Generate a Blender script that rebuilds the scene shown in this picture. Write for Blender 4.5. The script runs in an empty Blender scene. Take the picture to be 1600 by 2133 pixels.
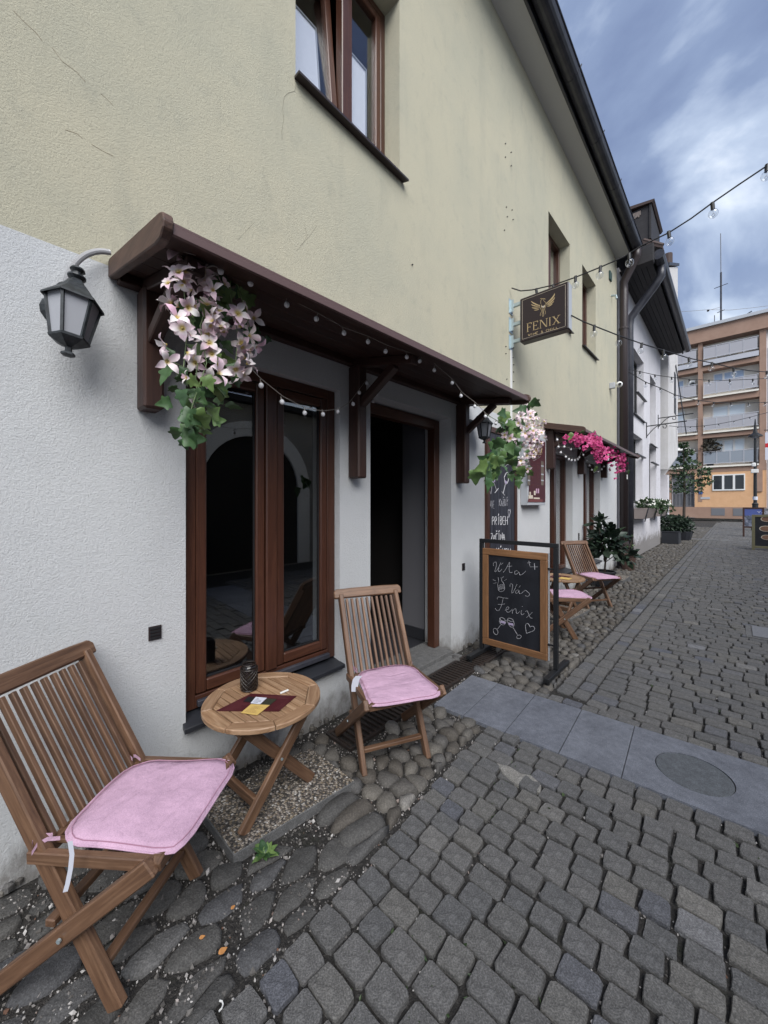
import bpy, bmesh, math, random
from mathutils import Vector, Matrix, Euler
R = random.Random(11)
C = bpy.context.scene.collection
PI = math.pi

# ------------------------------------------------------------------ camera
F, CX, HY, A, H, D = 783.0, 800.0, 1050.0, math.atan(730 / 783.0), 1.4, 1.93
SN, CS = math.sin(A), math.cos(A)
cam = bpy.data.cameras.new('camera'); co = bpy.data.objects.new('camera', cam); C.objects.link(co)
co.location = (D, 0, H); co.rotation_euler = (PI / 2, 0, A)
cam.sensor_width = 36; cam.lens = F / 2133 * 36; cam.shift_y = -16.5 / 2133
cam.clip_start = 0.02; cam.clip_end = 400
S = bpy.context.scene; S.camera = co
# ------------------------------------------------------------------ light
SKYX, SKYY = 0.5, 0.185
W_ = bpy.data.worlds.new('World'); S.world = W_; W_.use_nodes = True
SUN_EL, SUN_AZ = math.radians(44), math.radians(124)   # azimuth clockwise from +Y
wn, wl = W_.node_tree.nodes, W_.node_tree.links
wn.clear()
def N(nt, t, **k):
    n = nt.nodes.new(t)
    for a, b in k.items():
        if a == 'inp':
            for i, v in b.items(): n.inputs[i].default_value = v
        else: setattr(n, a, b)
    return n
nt = W_.node_tree
sky = N(nt, 'ShaderNodeTexSky', sky_type='NISHITA', sun_disc=False)
sky.sun_elevation = SUN_EL; sky.sun_rotation = SUN_AZ; sky.air_density = 1.2; sky.dust_density = 1.5
tc = N(nt, 'ShaderNodeTexCoord'); sp = N(nt, 'ShaderNodeSeparateXYZ'); wl.new(tc.outputs['Generated'], sp.inputs[0])
mx = N(nt, 'ShaderNodeMath', operation='MAXIMUM', inp={1: 0.0}); wl.new(sp.outputs[2], mx.inputs[0])
ad = N(nt, 'ShaderNodeMath', operation='ADD', inp={1: 0.22}); wl.new(mx.outputs[0], ad.inputs[0])
du = N(nt, 'ShaderNodeMath', operation='DIVIDE'); wl.new(sp.outputs[0], du.inputs[0]); wl.new(ad.outputs[0], du.inputs[1])
dv = N(nt, 'ShaderNodeMath', operation='DIVIDE'); wl.new(sp.outputs[1], dv.inputs[0]); wl.new(ad.outputs[0], dv.inputs[1])
cb = N(nt, 'ShaderNodeCombineXYZ'); wl.new(du.outputs[0], cb.inputs[0]); wl.new(dv.outputs[0], cb.inputs[1])
mp = N(nt, 'ShaderNodeMapping'); mp.inputs['Rotation'].default_value = (0, 0, 0.6); mp.inputs['Scale'].default_value = (1.0, 0.75, 1)
mp.inputs['Location'].default_value = (SKYX, SKYY, 0)
wl.new(cb.outputs[0], mp.inputs[0])
n1 = N(nt, 'ShaderNodeTexNoise', inp={'Scale': 1.5, 'Detail': 8.0, 'Roughness': 0.50, 'Distortion': 0.5}); wl.new(mp.outputs[0], n1.inputs['Vector'])
cr = N(nt, 'ShaderNodeValToRGB'); wl.new(n1.outputs[0], cr.inputs[0])
e = cr.color_ramp.elements
e[0].position = 0.34; e[0].color = (0.115, 0.155, 0.31, 1); e[1].position = 0.64; e[1].color = (1.35, 1.40, 1.45, 1)
for p_, c_ in ((0.44, (0.17, 0.225, 0.40, 1)), (0.52, (0.28, 0.36, 0.55, 1)), (0.57, (0.56, 0.66, 0.84, 1))):
    q = e.new(p_); q.color = c_
# paler towards the horizon
hz = N(nt, 'ShaderNodeMapRange', inp={1: 0.0, 2: 0.42, 3: 0.72, 4: 0.0}); wl.new(sp.outputs[2], hz.inputs[0])
mh = N(nt, 'ShaderNodeMixRGB', inp={2: (0.72, 0.80, 0.90, 1)}); wl.new(hz.outputs[0], mh.inputs[0]); wl.new(cr.outputs[0], mh.inputs[1])
sc10 = N(nt, 'ShaderNodeVectorMath', operation='SCALE'); sc10.inputs['Scale'].default_value = 3.6; wl.new(mh.outputs[0], sc10.inputs[0])
mk = N(nt, 'ShaderNodeMixRGB', inp={0: 0.92}); wl.new(sky.outputs[0], mk.inputs[1]); wl.new(sc10.outputs[0], mk.inputs[2])
bg = N(nt, 'ShaderNodeBackground', inp={1: 0.1}); wl.new(mk.outputs[0], bg.inputs[0])
wo = N(nt, 'ShaderNodeOutputWorld'); wl.new(bg.outputs[0], wo.inputs[0])
sl = bpy.data.lights.new('sun', 'SUN'); sl.energy = 1.5; sl.angle = math.radians(48); sl.color = (1, 0.982, 0.955)
so = bpy.data.objects.new('sun', sl); C.objects.link(so)
sd = Vector((math.sin(SUN_AZ) * math.cos(SUN_EL), math.cos(SUN_AZ) * math.cos(SUN_EL), math.sin(SUN_EL)))
so.rotation_euler = sd.to_track_quat('Z', 'Y').to_euler()
vs = S.view_settings; vs.view_transform = 'Standard'; vs.look = 'None'; vs.gamma = 1; vs.exposure = 1.52
S.cycles.max_bounces = 6; S.cycles.transparent_max_bounces = 12; S.cycles.use_denoising = True

# ------------------------------------------------------------------ measuring helpers (photo measurements -> metres on a real plane)
def ray(px, py):
    l = (px - CX) / F; u = (HY - py) / F
    return Vector((-SN + l * CS, CS + l * SN, u))
def onx(px, py, x=0.0):
    r = ray(px, py); t = (x - D) / r.x
    return Vector((x, t * r.y, H + t * r.z))
def ony(px, py, y):
    r = ray(px, py); t = y / r.y
    return Vector((D + t * r.x, y, H + t * r.z))
def onz(px, py, z=0.0):
    r = ray(px, py); t = (z - H) / r.z
    return Vector((D + t * r.x, t * r.y, z))
def onplan(px, py, a, b):
    """point above the plan line a-b (vertical plane)"""
    r = ray(px, py); n = Vector((b[1] - a[1], a[0] - b[0], 0)); t = n.dot(Vector((a[0] - D, a[1], 0))) / n.dot(r)
    return Vector((D + t * r.x, t * r.y, H + t * r.z))

# ------------------------------------------------------------------ scene helpers
WORLD = {}
def link(o, parent=None, m=None):
    C.objects.link(o); m = m or Matrix.Identity(4)
    if parent is not None:
        o.parent = parent; o.matrix_parent_inverse = WORLD[parent.name].inverted()
    o.matrix_basis = m; WORLD[o.name] = m.copy()
    return o
def tag(o, label=None, cat=None, group=None, kind=None):
    if label: o['label'] = label
    if cat: o['category'] = cat
    if group: o['group'] = group
    if kind: o['kind'] = kind
    return o
def thing(name, label, cat, loc=(0, 0, 0), group=None):
    o = bpy.data.objects.new(name, None); o.empty_display_size = 0.1
    link(o, None, Matrix.Translation(loc)); return tag(o, label, cat, group)
def copy_tree(o, parent=None):
    c = o.copy(); C.objects.link(c); c.parent = parent
    WORLD[c.name] = WORLD.get(o.name, Matrix.Identity(4)).copy()
    for ch in list(o.children): copy_tree(ch, c)
    return c
class MB:
    def __init__(s): s.v = []; s.f = []; s.m = []
    def add(s, vs_, fs, mi=0):
        b = len(s.v); s.v += [tuple(q) for q in vs_]; s.f += [tuple(b + i for i in f) for f in fs]; s.m += [mi] * len(fs); return s
    def box(s, x0, x1, y0, y1, z0, z1, mi=0):
        return s.add([(x0, y0, z0), (x1, y0, z0), (x1, y1, z0), (x0, y1, z0), (x0, y0, z1), (x1, y0, z1), (x1, y1, z1), (x0, y1, z1)],
                     [(0, 3, 2, 1), (4, 5, 6, 7), (0, 1, 5, 4), (1, 2, 6, 5), (2, 3, 7, 6), (3, 0, 4, 7)], mi)
    def quad(s, a, b, c, d, mi=0): return s.add([a, b, c, d], [(0, 1, 2, 3)], mi)
    def beam(s, p, q, w, h, up=(0, 0, 1), mi=0):
        p = Vector(p); q = Vector(q); x = (q - p).normalized(); u = Vector(up)
        y = u.cross(x); y = y.normalized() if y.length > 1e-4 else Vector((0, 1, 0)); z = x.cross(y)
        a, b = y * w / 2, z * h / 2
        return s.add([p - a - b, q - a - b, q + a - b, p + a - b, p - a + b, q - a + b, q + a + b, p + a + b],
                     [(0, 3, 2, 1), (4, 5, 6, 7), (0, 1, 5, 4), (1, 2, 6, 5), (2, 3, 7, 6), (3, 0, 4, 7)], mi)
    def tube(s, pts, r, n=6, mi=0, cap=True):
        pts = [Vector(p) for p in pts]; k = len(pts); vs_ = []; fs = []
        rr = r if isinstance(r, (list, tuple)) else [r] * k
        ref = None
        for i, p in enumerate(pts):
            t = (pts[min(i + 1, k - 1)] - pts[max(i - 1, 0)]).normalized()
            if ref is None: ref = t.orthogonal().normalized()
            ref = (ref - t * ref.dot(t)); ref = ref.normalized() if ref.length > 1e-6 else t.orthogonal().normalized()
            b = t.cross(ref)
            vs_ += [p + (ref * math.cos(2 * PI * j / n) + b * math.sin(2 * PI * j / n)) * rr[i] for j in range(n)]
        for i in range(k - 1):
            for j in range(n):
                a = i * n + j; c = i * n + (j + 1) % n
                fs.append((a, c, c + n, a + n))
        if cap: fs += [tuple(range(n - 1, -1, -1)), tuple(range((k - 1) * n, k * n))]
        return s.add(vs_, fs, mi)
    def lathe(s, prof, c=(0, 0, 0), n=12, mi=0, M=None, rot=0.0):
        vs_ = []; fs = []; k = len(prof)
        for r, z in prof:
            for j in range(n):
                a = 2 * PI * j / n + rot; p = Vector((r * math.cos(a), r * math.sin(a), z))
                vs_.append((M @ p if M else p) + Vector(c))
        for i in range(k - 1):
            for j in range(n):
                a = i * n + j; b = i * n + (j + 1) % n; fs.append((a, b, b + n, a + n))
        fs += [tuple(range(n - 1, -1, -1)), tuple(range((k - 1) * n, k * n))]
        return s.add(vs_, fs, mi)
    def prism(s, poly, off, mi=0):
        """poly: list of 3-D points, extruded by vector off"""
        n = len(poly); off = Vector(off); vs_ = [Vector(p) for p in poly] + [Vector(p) + off for p in poly]
        fs = [tuple(range(n - 1, -1, -1)), tuple(range(n, 2 * n))] + [(i, (i + 1) % n, n + (i + 1) % n, n + i) for i in range(n)]
        return s.add(vs_, fs, mi)
    def ball(s, c, r, n=8, k=5, mi=0, sq=1.0):
        prof = [(max(r * math.sin(PI * i / k), 1e-4), -r * sq * math.cos(PI * i / k)) for i in range(k + 1)]
        return s.lathe(prof, c, n, mi)
    def mesh(s, name, mats, bevel=0, seg=1, smooth=False, recalc=True):
        me = bpy.data.meshes.new(name); me.from_pydata(s.v, [], s.f)
        for m in (mats if isinstance(mats, (list, tuple)) else [mats]): me.materials.append(m)
        me.polygons.foreach_set('material_index', s.m)
        if recalc or bevel:
            bm = bmesh.new(); bm.from_mesh(me)
            if recalc: bmesh.ops.recalc_face_normals(bm, faces=bm.faces)
            if bevel: bmesh.ops.bevel(bm, geom=list(bm.edges), offset=bevel, segments=seg, affect='EDGES', profile=0.5, clamp_overlap=True)
            bm.to_mesh(me); bm.free()
        if smooth: me.polygons.foreach_set('use_smooth', [True] * len(me.polygons))
        me.update(); return me
    def build(s, name, mats, parent=None, m=None, **k):
        return link(bpy.data.objects.new(name, s.mesh(name, mats, **k)), parent, m)
def inst(name, me, parent, m): return link(bpy.data.objects.new(name, me), parent, m)
def wbeam(name, p, q, w, h, mat, parent, up=(0, 0, 1), bevel=0.003, taper=None):
    """one straight timber: box along local X (grain runs along X)"""
    p = Vector(p); q = Vector(q); x = (q - p); L = x.length; x.normalize(); u = Vector(up)
    y = u.cross(x); y = y.normalized() if y.length > 1e-4 else Vector((0, 1, 0)); z = x.cross(y)
    M = Matrix((x, y, z)).transposed().to_4x4(); M.translation = (p + q) / 2
    return MB().box(-L / 2, L / 2, -w / 2, w / 2, -h / 2, h / 2).build(name, mat, parent, M, bevel=bevel)
def frameM(o, x, y):
    x = Vector(x).normalized(); y = Vector(y); z = x.cross(y).normalized(); y = z.cross(x)
    M = Matrix((x, y, z)).transposed().to_4x4(); M.translation = Vector(o); return M

# ------------------------------------------------------------------ materials
def mat(name, col, rough=0.7, metal=0.0, spec=None):
    m = bpy.data.materials.new(name); m.use_nodes = True
    b = m.node_tree.nodes['Principled BSDF']
    b.inputs['Base Color'].default_value = (*col, 1); b.inputs['Roughness'].default_value = rough; b.inputs['Metallic'].default_value = metal
    if spec is not None: b.inputs['Specular IOR Level'].default_value = spec
    return m
def rnd_node(t):
    oi = N(t, 'ShaderNodeObjectInfo'); ge = N(t, 'ShaderNodeNewGeometry')
    a = N(t, 'ShaderNodeMath', operation='ADD'); t.links.new(oi.outputs['Random'], a.inputs[0]); t.links.new(ge.outputs['Random Per Island'], a.inputs[1])
    f = N(t, 'ShaderNodeMath', operation='FRACT'); t.links.new(a.outputs[0], f.inputs[0]); return f.outputs[0]
def ramp(t, src, stops):
    r = N(t, 'ShaderNodeValToRGB'); t.links.new(src, r.inputs[0]); e = r.color_ramp.elements
    e[0].position, e[0].color = stops[0][0], (*stops[0][1], 1); e[1].position, e[1].color = stops[-1][0], (*stops[-1][1], 1)
    for p, c in stops[1:-1]: q = e.new(p); q.color = (*c, 1)
    return r.outputs[0]
def noise(t, vec, scale, detail=4, rough=0.55, dist=0):
    n = N(t, 'ShaderNodeTexNoise', inp={'Scale': scale, 'Detail': detail, 'Roughness': rough, 'Distortion': dist})
    if vec is not None: t.links.new(vec, n.inputs['Vector'])
    return n.outputs[0]
def objco(t, scale=None, rnd=False):
    c = N(t, 'ShaderNodeTexCoord').outputs['Object']
    if rnd:
        oi = N(t, 'ShaderNodeObjectInfo'); m = N(t, 'ShaderNodeMath', operation='MULTIPLY', inp={1: 37.0}); t.links.new(oi.outputs['Random'], m.inputs[0])
        v = N(t, 'ShaderNodeVectorMath', operation='ADD'); t.links.new(c, v.inputs[0]); t.links.new(m.outputs[0], v.inputs[1]); c = v.outputs[0]
    if scale:
        m = N(t, 'ShaderNodeMapping'); m.inputs['Scale'].default_value = scale; t.links.new(c, m.inputs[0]); c = m.outputs[0]
    return c
def mixc(t, fac, a, b, blend='MIX'):
    m = N(t, 'ShaderNodeMixRGB', blend_type=blend)
    for i, v in ((0, fac), (1, a), (2, b)):
        if isinstance(v, (int, float)): m.inputs[i].default_value = v
        elif isinstance(v, tuple): m.inputs[i].default_value = (*v, 1)
        else: t.links.new(v, m.inputs[i])
    return m.outputs[0]
def bump(m, src, strength, dist=0.01):
    t = m.node_tree; b = N(t, 'ShaderNodeBump', inp={'Strength': strength, 'Distance': dist}); t.links.new(src, b.inputs['Height'])
    t.links.new(b.outputs[0], t.nodes['Principled BSDF'].inputs['Normal'])
def setc(m, src): m.node_tree.links.new(src, m.node_tree.nodes['Principled BSDF'].inputs['Base Color'])

def plaster(name, col, col2, stain, grain=190, st=0.55, base_dirt=False, grime=1.0, dirt=.55):
    m = mat(name, col, 0.92, spec=0.2); t = m.node_tree; c = objco(t)
    g3 = lambda v: (v * grime,) * 3
    big = noise(t, c, 0.9, 6, 0.65); k = mixc(t, ramp(t, big, [(0.38, (0, 0, 0)), (0.62, (1, 1, 1))]), col, col2)
    cs = objco(t, (1, 2.0, 0.55)); streak = noise(t, cs, 2.0, 7, 0.7)
    k = mixc(t, ramp(t, streak, [(0.52, (0, 0, 0)), (0.76, g3(.26))]), k, stain)
    mid = noise(t, c, 6, 6, 0.75); k = mixc(t, ramp(t, mid, [(0.55, (0, 0, 0)), (0.78, g3(.34))]), k, stain)
    pit = noise(t, c, 19, 3, 0.6); k = mixc(t, ramp(t, pit, [(0.745, (0, 0, 0)), (0.78, (0.75,) * 3)]), k, (0.10, 0.09, 0.08))
    g = noise(t, c, grain, 5, 0.8)
    k = mixc(t, ramp(t, g, [(0.32, (0.55,) * 3), (0.47, (0, 0, 0))]), k, tuple(v * 0.5 for v in col))
    if base_dirt:
        s = N(t, 'ShaderNodeSeparateXYZ'); t.links.new(c, s.inputs[0])
        w = noise(t, objco(t, (1, 1, 0.6)), 7, 6, 0.7); wm = N(t, 'ShaderNodeMath', operation='MULTIPLY', inp={1: dirt}); t.links.new(w, wm.inputs[0])
        q = N(t, 'ShaderNodeMath', operation='SUBTRACT'); t.links.new(wm.outputs[0], q.inputs[0]); t.links.new(s.outputs[2], q.inputs[1])
        k = mixc(t, ramp(t, q.outputs[0], [(0.11, (0, 0, 0)), (0.19, (0.32,) * 3), (0.27, (0.8,) * 3)]), k, (0.19, 0.175, 0.16))
    lgm = N(t, 'ShaderNodeMath', operation='MULTIPLY', inp={1: .45}); t.links.new(noise(t, c, grain * .4, 3, 0.6), lgm.inputs[0]); lg = lgm.outputs[0]; sm = N(t, 'ShaderNodeMath', operation='ADD'); t.links.new(g, sm.inputs[0]); t.links.new(lg, sm.inputs[1])
    setc(m, k); bump(m, sm.outputs[0], st, 0.014); return m
M_white = plaster('white_plaster', (0.625, 0.640, 0.650), (0.575, 0.590, 0.602), (0.52, 0.525, 0.52), 140, 0.62, True, .8)
M_yellow = plaster('yellow_plaster', (0.535, 0.505, 0.385), (0.48, 0.465, 0.365), (0.29, 0.295, 0.25), 150, 0.6, False, 1.25)
M_soffit = mat('soffit_paint', (0.56, 0.56, 0.55), 0.9)
M_reveal2 = plaster('pale_render', (0.68, 0.67, 0.70), (0.61, 0.60, 0.63), (0.46, 0.44, 0.44), 120, 0.3, True, 1.0, 1.25)
M_concrete = plaster('pale_concrete', (0.62, 0.61, 0.61), (0.55, 0.54, 0.53), (0.38, 0.37, 0.36), 90, 0.3)

def wood(name, c1, c2, c3, rough=0.55, sc=1.0, coat=0):
    m = mat(name, c1, rough); t = m.node_tree
    v = objco(t, (1.6 * sc, 26 * sc, 26 * sc), True); g = noise(t, v, 3.0, 6, 0.6, 0.8)
    k = ramp(t, g, [(0.25, c2), (0.5, c1), (0.75, c3)])
    oi = N(t, 'ShaderNodeObjectInfo'); k = mixc(t, 0.75, k, ramp(t, oi.outputs['Random'], [(0, (0.72, 0.70, 0.70)), (1, (1.12, 1.1, 1.06))]), 'MULTIPLY')
    w = noise(t, objco(t, None, True), 7, 4, 0.7); k = mixc(t, ramp(t, w, [(0.5, (0, 0, 0)), (0.8, (0.5,) * 3)]), k, tuple(x * 0.55 for x in c1))
    setc(m, k); bump(m, g, 0.10, 0.003)
    if coat: m.node_tree.nodes['Principled BSDF'].inputs['Coat Weight'].default_value = coat
    return m
M_teak = wood('teak_oiled', (0.145, 0.079, 0.046), (0.066, 0.033, 0.020), (0.235, 0.140, 0.086), 0.5)
M_teak_top = wood('teak_weathered', (0.31, 0.19, 0.11), (0.17, 0.09, 0.045), (0.45, 0.31, 0.20), 0.5)
M_brown = wood('brown_stained_wood', (0.042, 0.018, 0.013), (0.026, 0.010, 0.008), (0.066, 0.028, 0.019), 0.5)
M_winwood = wood('red_brown_window_wood', (0.070, 0.027, 0.016), (0.045, 0.017, 0.010), (0.098, 0.040, 0.022), 0.36)
M_flash = mat('brown_metal_flashing', (0.115, 0.070, 0.066), 0.45)
M_pine = wood('orange_pine', (0.235, 0.118, 0.054), (0.165, 0.080, 0.036), (0.31, 0.165, 0.08), 0.5)
M_slate = mat('black_slate', (0.022, 0.024, 0.030), 0.45)
M_gutter = mat('dark_gutter_metal', (0.030, 0.032, 0.043), 0.38, 0.0); 
t_ = M_gutter.node_tree; setc(M_gutter, ramp(t_, noise(t_, objco(t_), 6, 5, 0.7), [(0.35, (0.022, 0.024, 0.034)), (0.75, (0.055, 0.055, 0.066))]))
M_pipe = mat('brown_pipe_metal', (0.030, 0.021, 0.022), 0.4)
M_black = mat('black_iron', (0.012, 0.013, 0.015), 0.5)
M_lampblack = mat('dark_lantern_metal', (0.022, 0.028, 0.034), 0.5)
t_ = M_lampblack.node_tree; setc(M_lampblack, ramp(t_, noise(t_, objco(t_), 30, 4, 0.7), [(0.4, (0.013, 0.016, 0.019)), (0.78, (0.045, 0.055, 0.062))]))
M_galv = mat('galvanised_steel', (0.46, 0.55, 0.58), 0.4, 0.6)
M_frost = mat('frosted_lamp_glass', (0.34, 0.35, 0.38), 0.25)
M_grey_metal = mat('pale_grey_metal', (0.42, 0.44, 0.47), 0.45)
M_corr = mat('grey_corrugated_hose', (0.42, 0.42, 0.43), 0.4)
M_white_plastic = mat('white_plastic', (0.75, 0.75, 0.73), 0.4)
M_bulb = mat('white_bulb', (0.74, 0.74, 0.76), 0.35)
M_cable = mat('dark_cable', (0.012, 0.012, 0.013), 0.6)
M_wire = mat('grey_wire', (0.28, 0.25, 0.22), 0.6)
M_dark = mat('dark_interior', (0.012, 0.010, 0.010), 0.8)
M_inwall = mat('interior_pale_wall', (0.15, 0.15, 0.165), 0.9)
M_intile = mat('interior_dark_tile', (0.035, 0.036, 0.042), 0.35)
M_blind = mat('white_blind', (0.82, 0.84, 0.90), 0.8)
M_rail2 = mat('bleached_lath', (0.24, 0.20, 0.18), 0.8)
M_rail = mat('aluminium_rail', (0.50, 0.50, 0.53), 0.4, 0.3)
def glass(name, tint=(0.9, 0.92, 0.93), ior=1.5, refl=1.0):
    m = bpy.data.materials.new(name); m.use_nodes = True; t = m.node_tree; t.nodes.clear()
    gm = N(t, 'ShaderNodeNewGeometry'); io = N(t, 'ShaderNodeMapRange', inp={1: 0.0, 2: 1.0, 3: ior, 4: 1 / ior}); t.links.new(gm.outputs['Backfacing'], io.inputs[0])
    f = N(t, 'ShaderNodeFresnel'); t.links.new(io.outputs[0], f.inputs['IOR']); tr = N(t, 'ShaderNodeBsdfTransparent', inp={0: (*tint, 1)})
    g = N(t, 'ShaderNodeBsdfGlossy', inp={'Roughness': 0.0, 'Color': (1, 1, 1, 1)})
    fm = N(t, 'ShaderNodeMath', operation='MULTIPLY', inp={1: refl}); t.links.new(f.outputs[0], fm.inputs[0]); fm.use_clamp = True
    x = N(t, 'ShaderNodeMixShader'); t.links.new(fm.outputs[0], x.inputs[0]); t.links.new(tr.outputs[0], x.inputs[1]); t.links.new(g.outputs[0], x.inputs[2])
    o = N(t, 'ShaderNodeOutputMaterial'); t.links.new(x.outputs[0], o.inputs[0]); return m
M_glass = glass('window_glass', (0.80, 0.82, 0.83), 1.5, 2.6)
M_glass2 = glass('upper_window_glass', (0.92, 0.93, 0.94), 1.5, 1.3)
M_bulbglass = glass('clear_bulb_glass', (0.93, 0.94, 0.95), 1.45, 1.6)
M_aptglass = mat('blue_grey_window', (0.36, 0.46, 0.62), 0.05)

# stones
def stone(name, stops, bs=0.5, sc=1.0, speck=0.25):
    m = mat(name, stops[0][1], 0.82, spec=0.3); t = m.node_tree; c = objco(t)
    k = ramp(t, rnd_node(t), stops)
    n = noise(t, c, 26 * sc, 6, 0.7); k = mixc(t, 0.85, k, ramp(t, n, [(0.25, (0.66,) * 3), (0.5, (1,) * 3), (0.78, (1.4,) * 3)]), 'MULTIPLY')
    f = noise(t, c, 210 * sc, 2, 0.6); k = mixc(t, 1.0, k, ramp(t, f, [(0.35, (1 - speck,) * 3), (0.5, (1,) * 3), (0.68, (1 + speck * 1.6,) * 3)]), 'MULTIPLY')
    setc(m, k); a = N(t, 'ShaderNodeMath', operation='ADD'); t.links.new(n, a.inputs[0]); fm = N(t, 'ShaderNodeMath', operation='MULTIPLY', inp={1: 0.35}); t.links.new(f, fm.inputs[0]); t.links.new(fm.outputs[0], a.inputs[1])
    bump(m, a.outputs[0], bs, 0.012); return m
M_sett = stone('granite_sett', [(0, (0.110, 0.108, 0.106)), (0.35, (0.128, 0.125, 0.122)), (0.6, (0.105, 0.105, 0.106)), (0.86, (0.136, 0.131, 0.122)), (0.94, (0.098, 0.102, 0.118)), (0.985, (0.165, 0.158, 0.145)), (1, (0.17, 0.172, 0.185))], 0.55)
M_river = stone('river_stone', [(0, (0.0792, 0.0704, 0.0605)), (0.3, (0.1078, 0.099, 0.088)), (0.6, (0.0902, 0.0858, 0.0814)), (0.85, (0.1375, 0.1265, 0.11)), (0.95, (0.077, 0.077, 0.0803)), (1, (0.209, 0.198, 0.1815))], 0.4, 0.7, 0.15)
M_riverd = stone('dark_flat_stone', [(0, (0.060, 0.059, 0.057)), (0.4, (0.078, 0.076, 0.073)), (0.8, (0.092, 0.089, 0.084)), (0.93, (0.075, 0.076, 0.081)), (1, (0.17, 0.165, 0.155))], 0.5, 0.8, 0.2)
M_dirt = mat('joint_dirt', (0.03, 0.027, 0.024), 0.95); t_ = M_dirt.node_tree
k_ = ramp(t_, noise(t_, objco(t_), 60, 5, 0.7), [(0.3, (0.012, 0.011, 0.010)), (0.55, (0.036, 0.033, 0.030)), (0.75, (0.10, 0.092, 0.085))])
k_ = mixc(t_, ramp(t_, noise(t_, objco(t_), 5, 4, 0.7), [(0.58, (0, 0, 0)), (0.75, (0.6,) * 3)]), k_, (0.028, 0.035, 0.016)); setc(M_dirt, k_)
bump(M_dirt, noise(t_, objco(t_), 110, 3, 0.6), 1.0, 0.02)
M_gravel = mat('gravel', (0.2, 0.19, 0.18), 0.85); t_ = M_gravel.node_tree
setc(M_gravel, ramp(t_, rnd_node(t_), [(0, (0.06, 0.055, 0.05)), (0.5, (0.15, 0.14, 0.13)), (0.78, (0.27, 0.25, 0.24)), (0.94, (0.55, 0.53, 0.51)), (1, (0.16, 0.08, 0.05))]))
M_slab = stone('blue_grey_granite', [(0, (0.1322, 0.1411, 0.168)), (1, (0.1568, 0.1669, 0.1949))], 0.12, 1.0, 0.22)
t_ = M_slab.node_tree; b_ = t_.nodes['Principled BSDF'].inputs['Base Color']; src_ = b_.links[0].from_socket
k_ = mixc(t_, 1.0, src_, ramp(t_, noise(t_, objco(t_), 3.2, 6, 0.7), [(0.35, (0.78, 0.78, 0.78)), (0.6, (1.04, 1.04, 1.03))]), 'MULTIPLY')
k_ = mixc(t_, ramp(t_, noise(t_, objco(t_), 14, 3, 0.6), [(0.68, (0, 0, 0)), (0.76, (0.5,) * 3)]), k_, (0.07, 0.073, 0.08)); setc(M_slab, k_)
M_disc = stone('grey_granite_disc', [(0, (0.090, 0.098, 0.108)), (1, (0.094, 0.102, 0.112))], 0.12, 1.0, 0.2)
def pebbled(name):
    m = mat(name, (0.3, 0.28, 0.25), 0.7); t = m.node_tree
    v = N(t, 'ShaderNodeTexVoronoi', inp={'Scale': 105.0}); t.links.new(objco(t), v.inputs['Vector'])
    s = N(t, 'ShaderNodeSeparateXYZ'); t.links.new(v.outputs['Color'], s.inputs[0])
    k = ramp(t, s.outputs[0], [(0, (0.03, 0.028, 0.026)), (0.25, (0.10, 0.085, 0.07)), (0.45, (0.23, 0.18, 0.12)), (0.65, (0.38, 0.34, 0.29)), (0.85, (0.16, 0.13, 0.11)), (1, (0.58, 0.56, 0.53))])
    k = mixc(t, ramp(t, v.outputs['Distance'], [(0.45, (0, 0, 0)), (0.75, (1, 1, 1))]), k, (0.05, 0.047, 0.044)); setc(m, k)
    iv = N(t, 'ShaderNodeMath', operation='SUBTRACT', inp={0: 1.0}); t.links.new(v.outputs['Distance'], iv.inputs[1]); bump(m, iv.outputs[0], 0.8, 0.008); return m
M_pebbled = pebbled('exposed_aggregate')
M_slabside = stone('grey_concrete_side', [(0, (0.12, 0.12, 0.12)), (1, (0.13, 0.13, 0.13))], 0.3)
M_rust = mat('rusty_iron_grate', (0.03, 0.02, 0.016), 0.75); t_ = M_rust.node_tree
setc(M_rust, ramp(t_, noise(t_, objco(t_), 18, 5, 0.7), [(0.35, (0.010, 0.009, 0.009)), (0.75, (0.040, 0.024, 0.018))]))
M_pit = mat('drain_pit', (0.004, 0.004, 0.004), 0.9)
# fabric
M_pink = mat('pink_cotton', (0.56, 0.365, 0.475), 0.95, spec=0.1); t_ = M_pink.node_tree
f_ = noise(t_, objco(t_), 420, 2, 0.5); w_ = noise(t_, objco(t_), 9, 4, 0.6)
setc(M_pink, mixc(t_, 1.0, mixc(t_, 1.0, (0.560, 0.368, 0.490), ramp(t_, w_, [(0.35, (0.9,) * 3), (0.65, (1.06,) * 3)]), 'MULTIPLY'), ramp(t_, f_, [(0.35, (0.86,) * 3), (0.65, (1.08,) * 3)]), 'MULTIPLY')); 
a_ = N(t_, 'ShaderNodeMath', operation='ADD'); t_.links.new(w_, a_.inputs[0]); fm_ = N(t_, 'ShaderNodeMath', operation='MULTIPLY', inp={1: 0.06}); t_.links.new(f_, fm_.inputs[0]); t_.links.new(fm_.outputs[0], a_.inputs[1]); cz_ = noise(t_, objco(t_, (1, 2.4, 1), True), 4.5, 3, 0.5, 1.5); c2_ = N(t_, 'ShaderNodeMath', operation='ADD'); t_.links.new(a_.outputs[0], c2_.inputs[0]); t_.links.new(cz_, c2_.inputs[1]); bump(M_pink, c2_.outputs[0], 0.55, 0.022)
M_pinkseam = mat('pink_seam', (0.40, 0.20, 0.28), 0.95)
M_label = mat('white_label', (0.58, 0.60, 0.68), 0.7)
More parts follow.
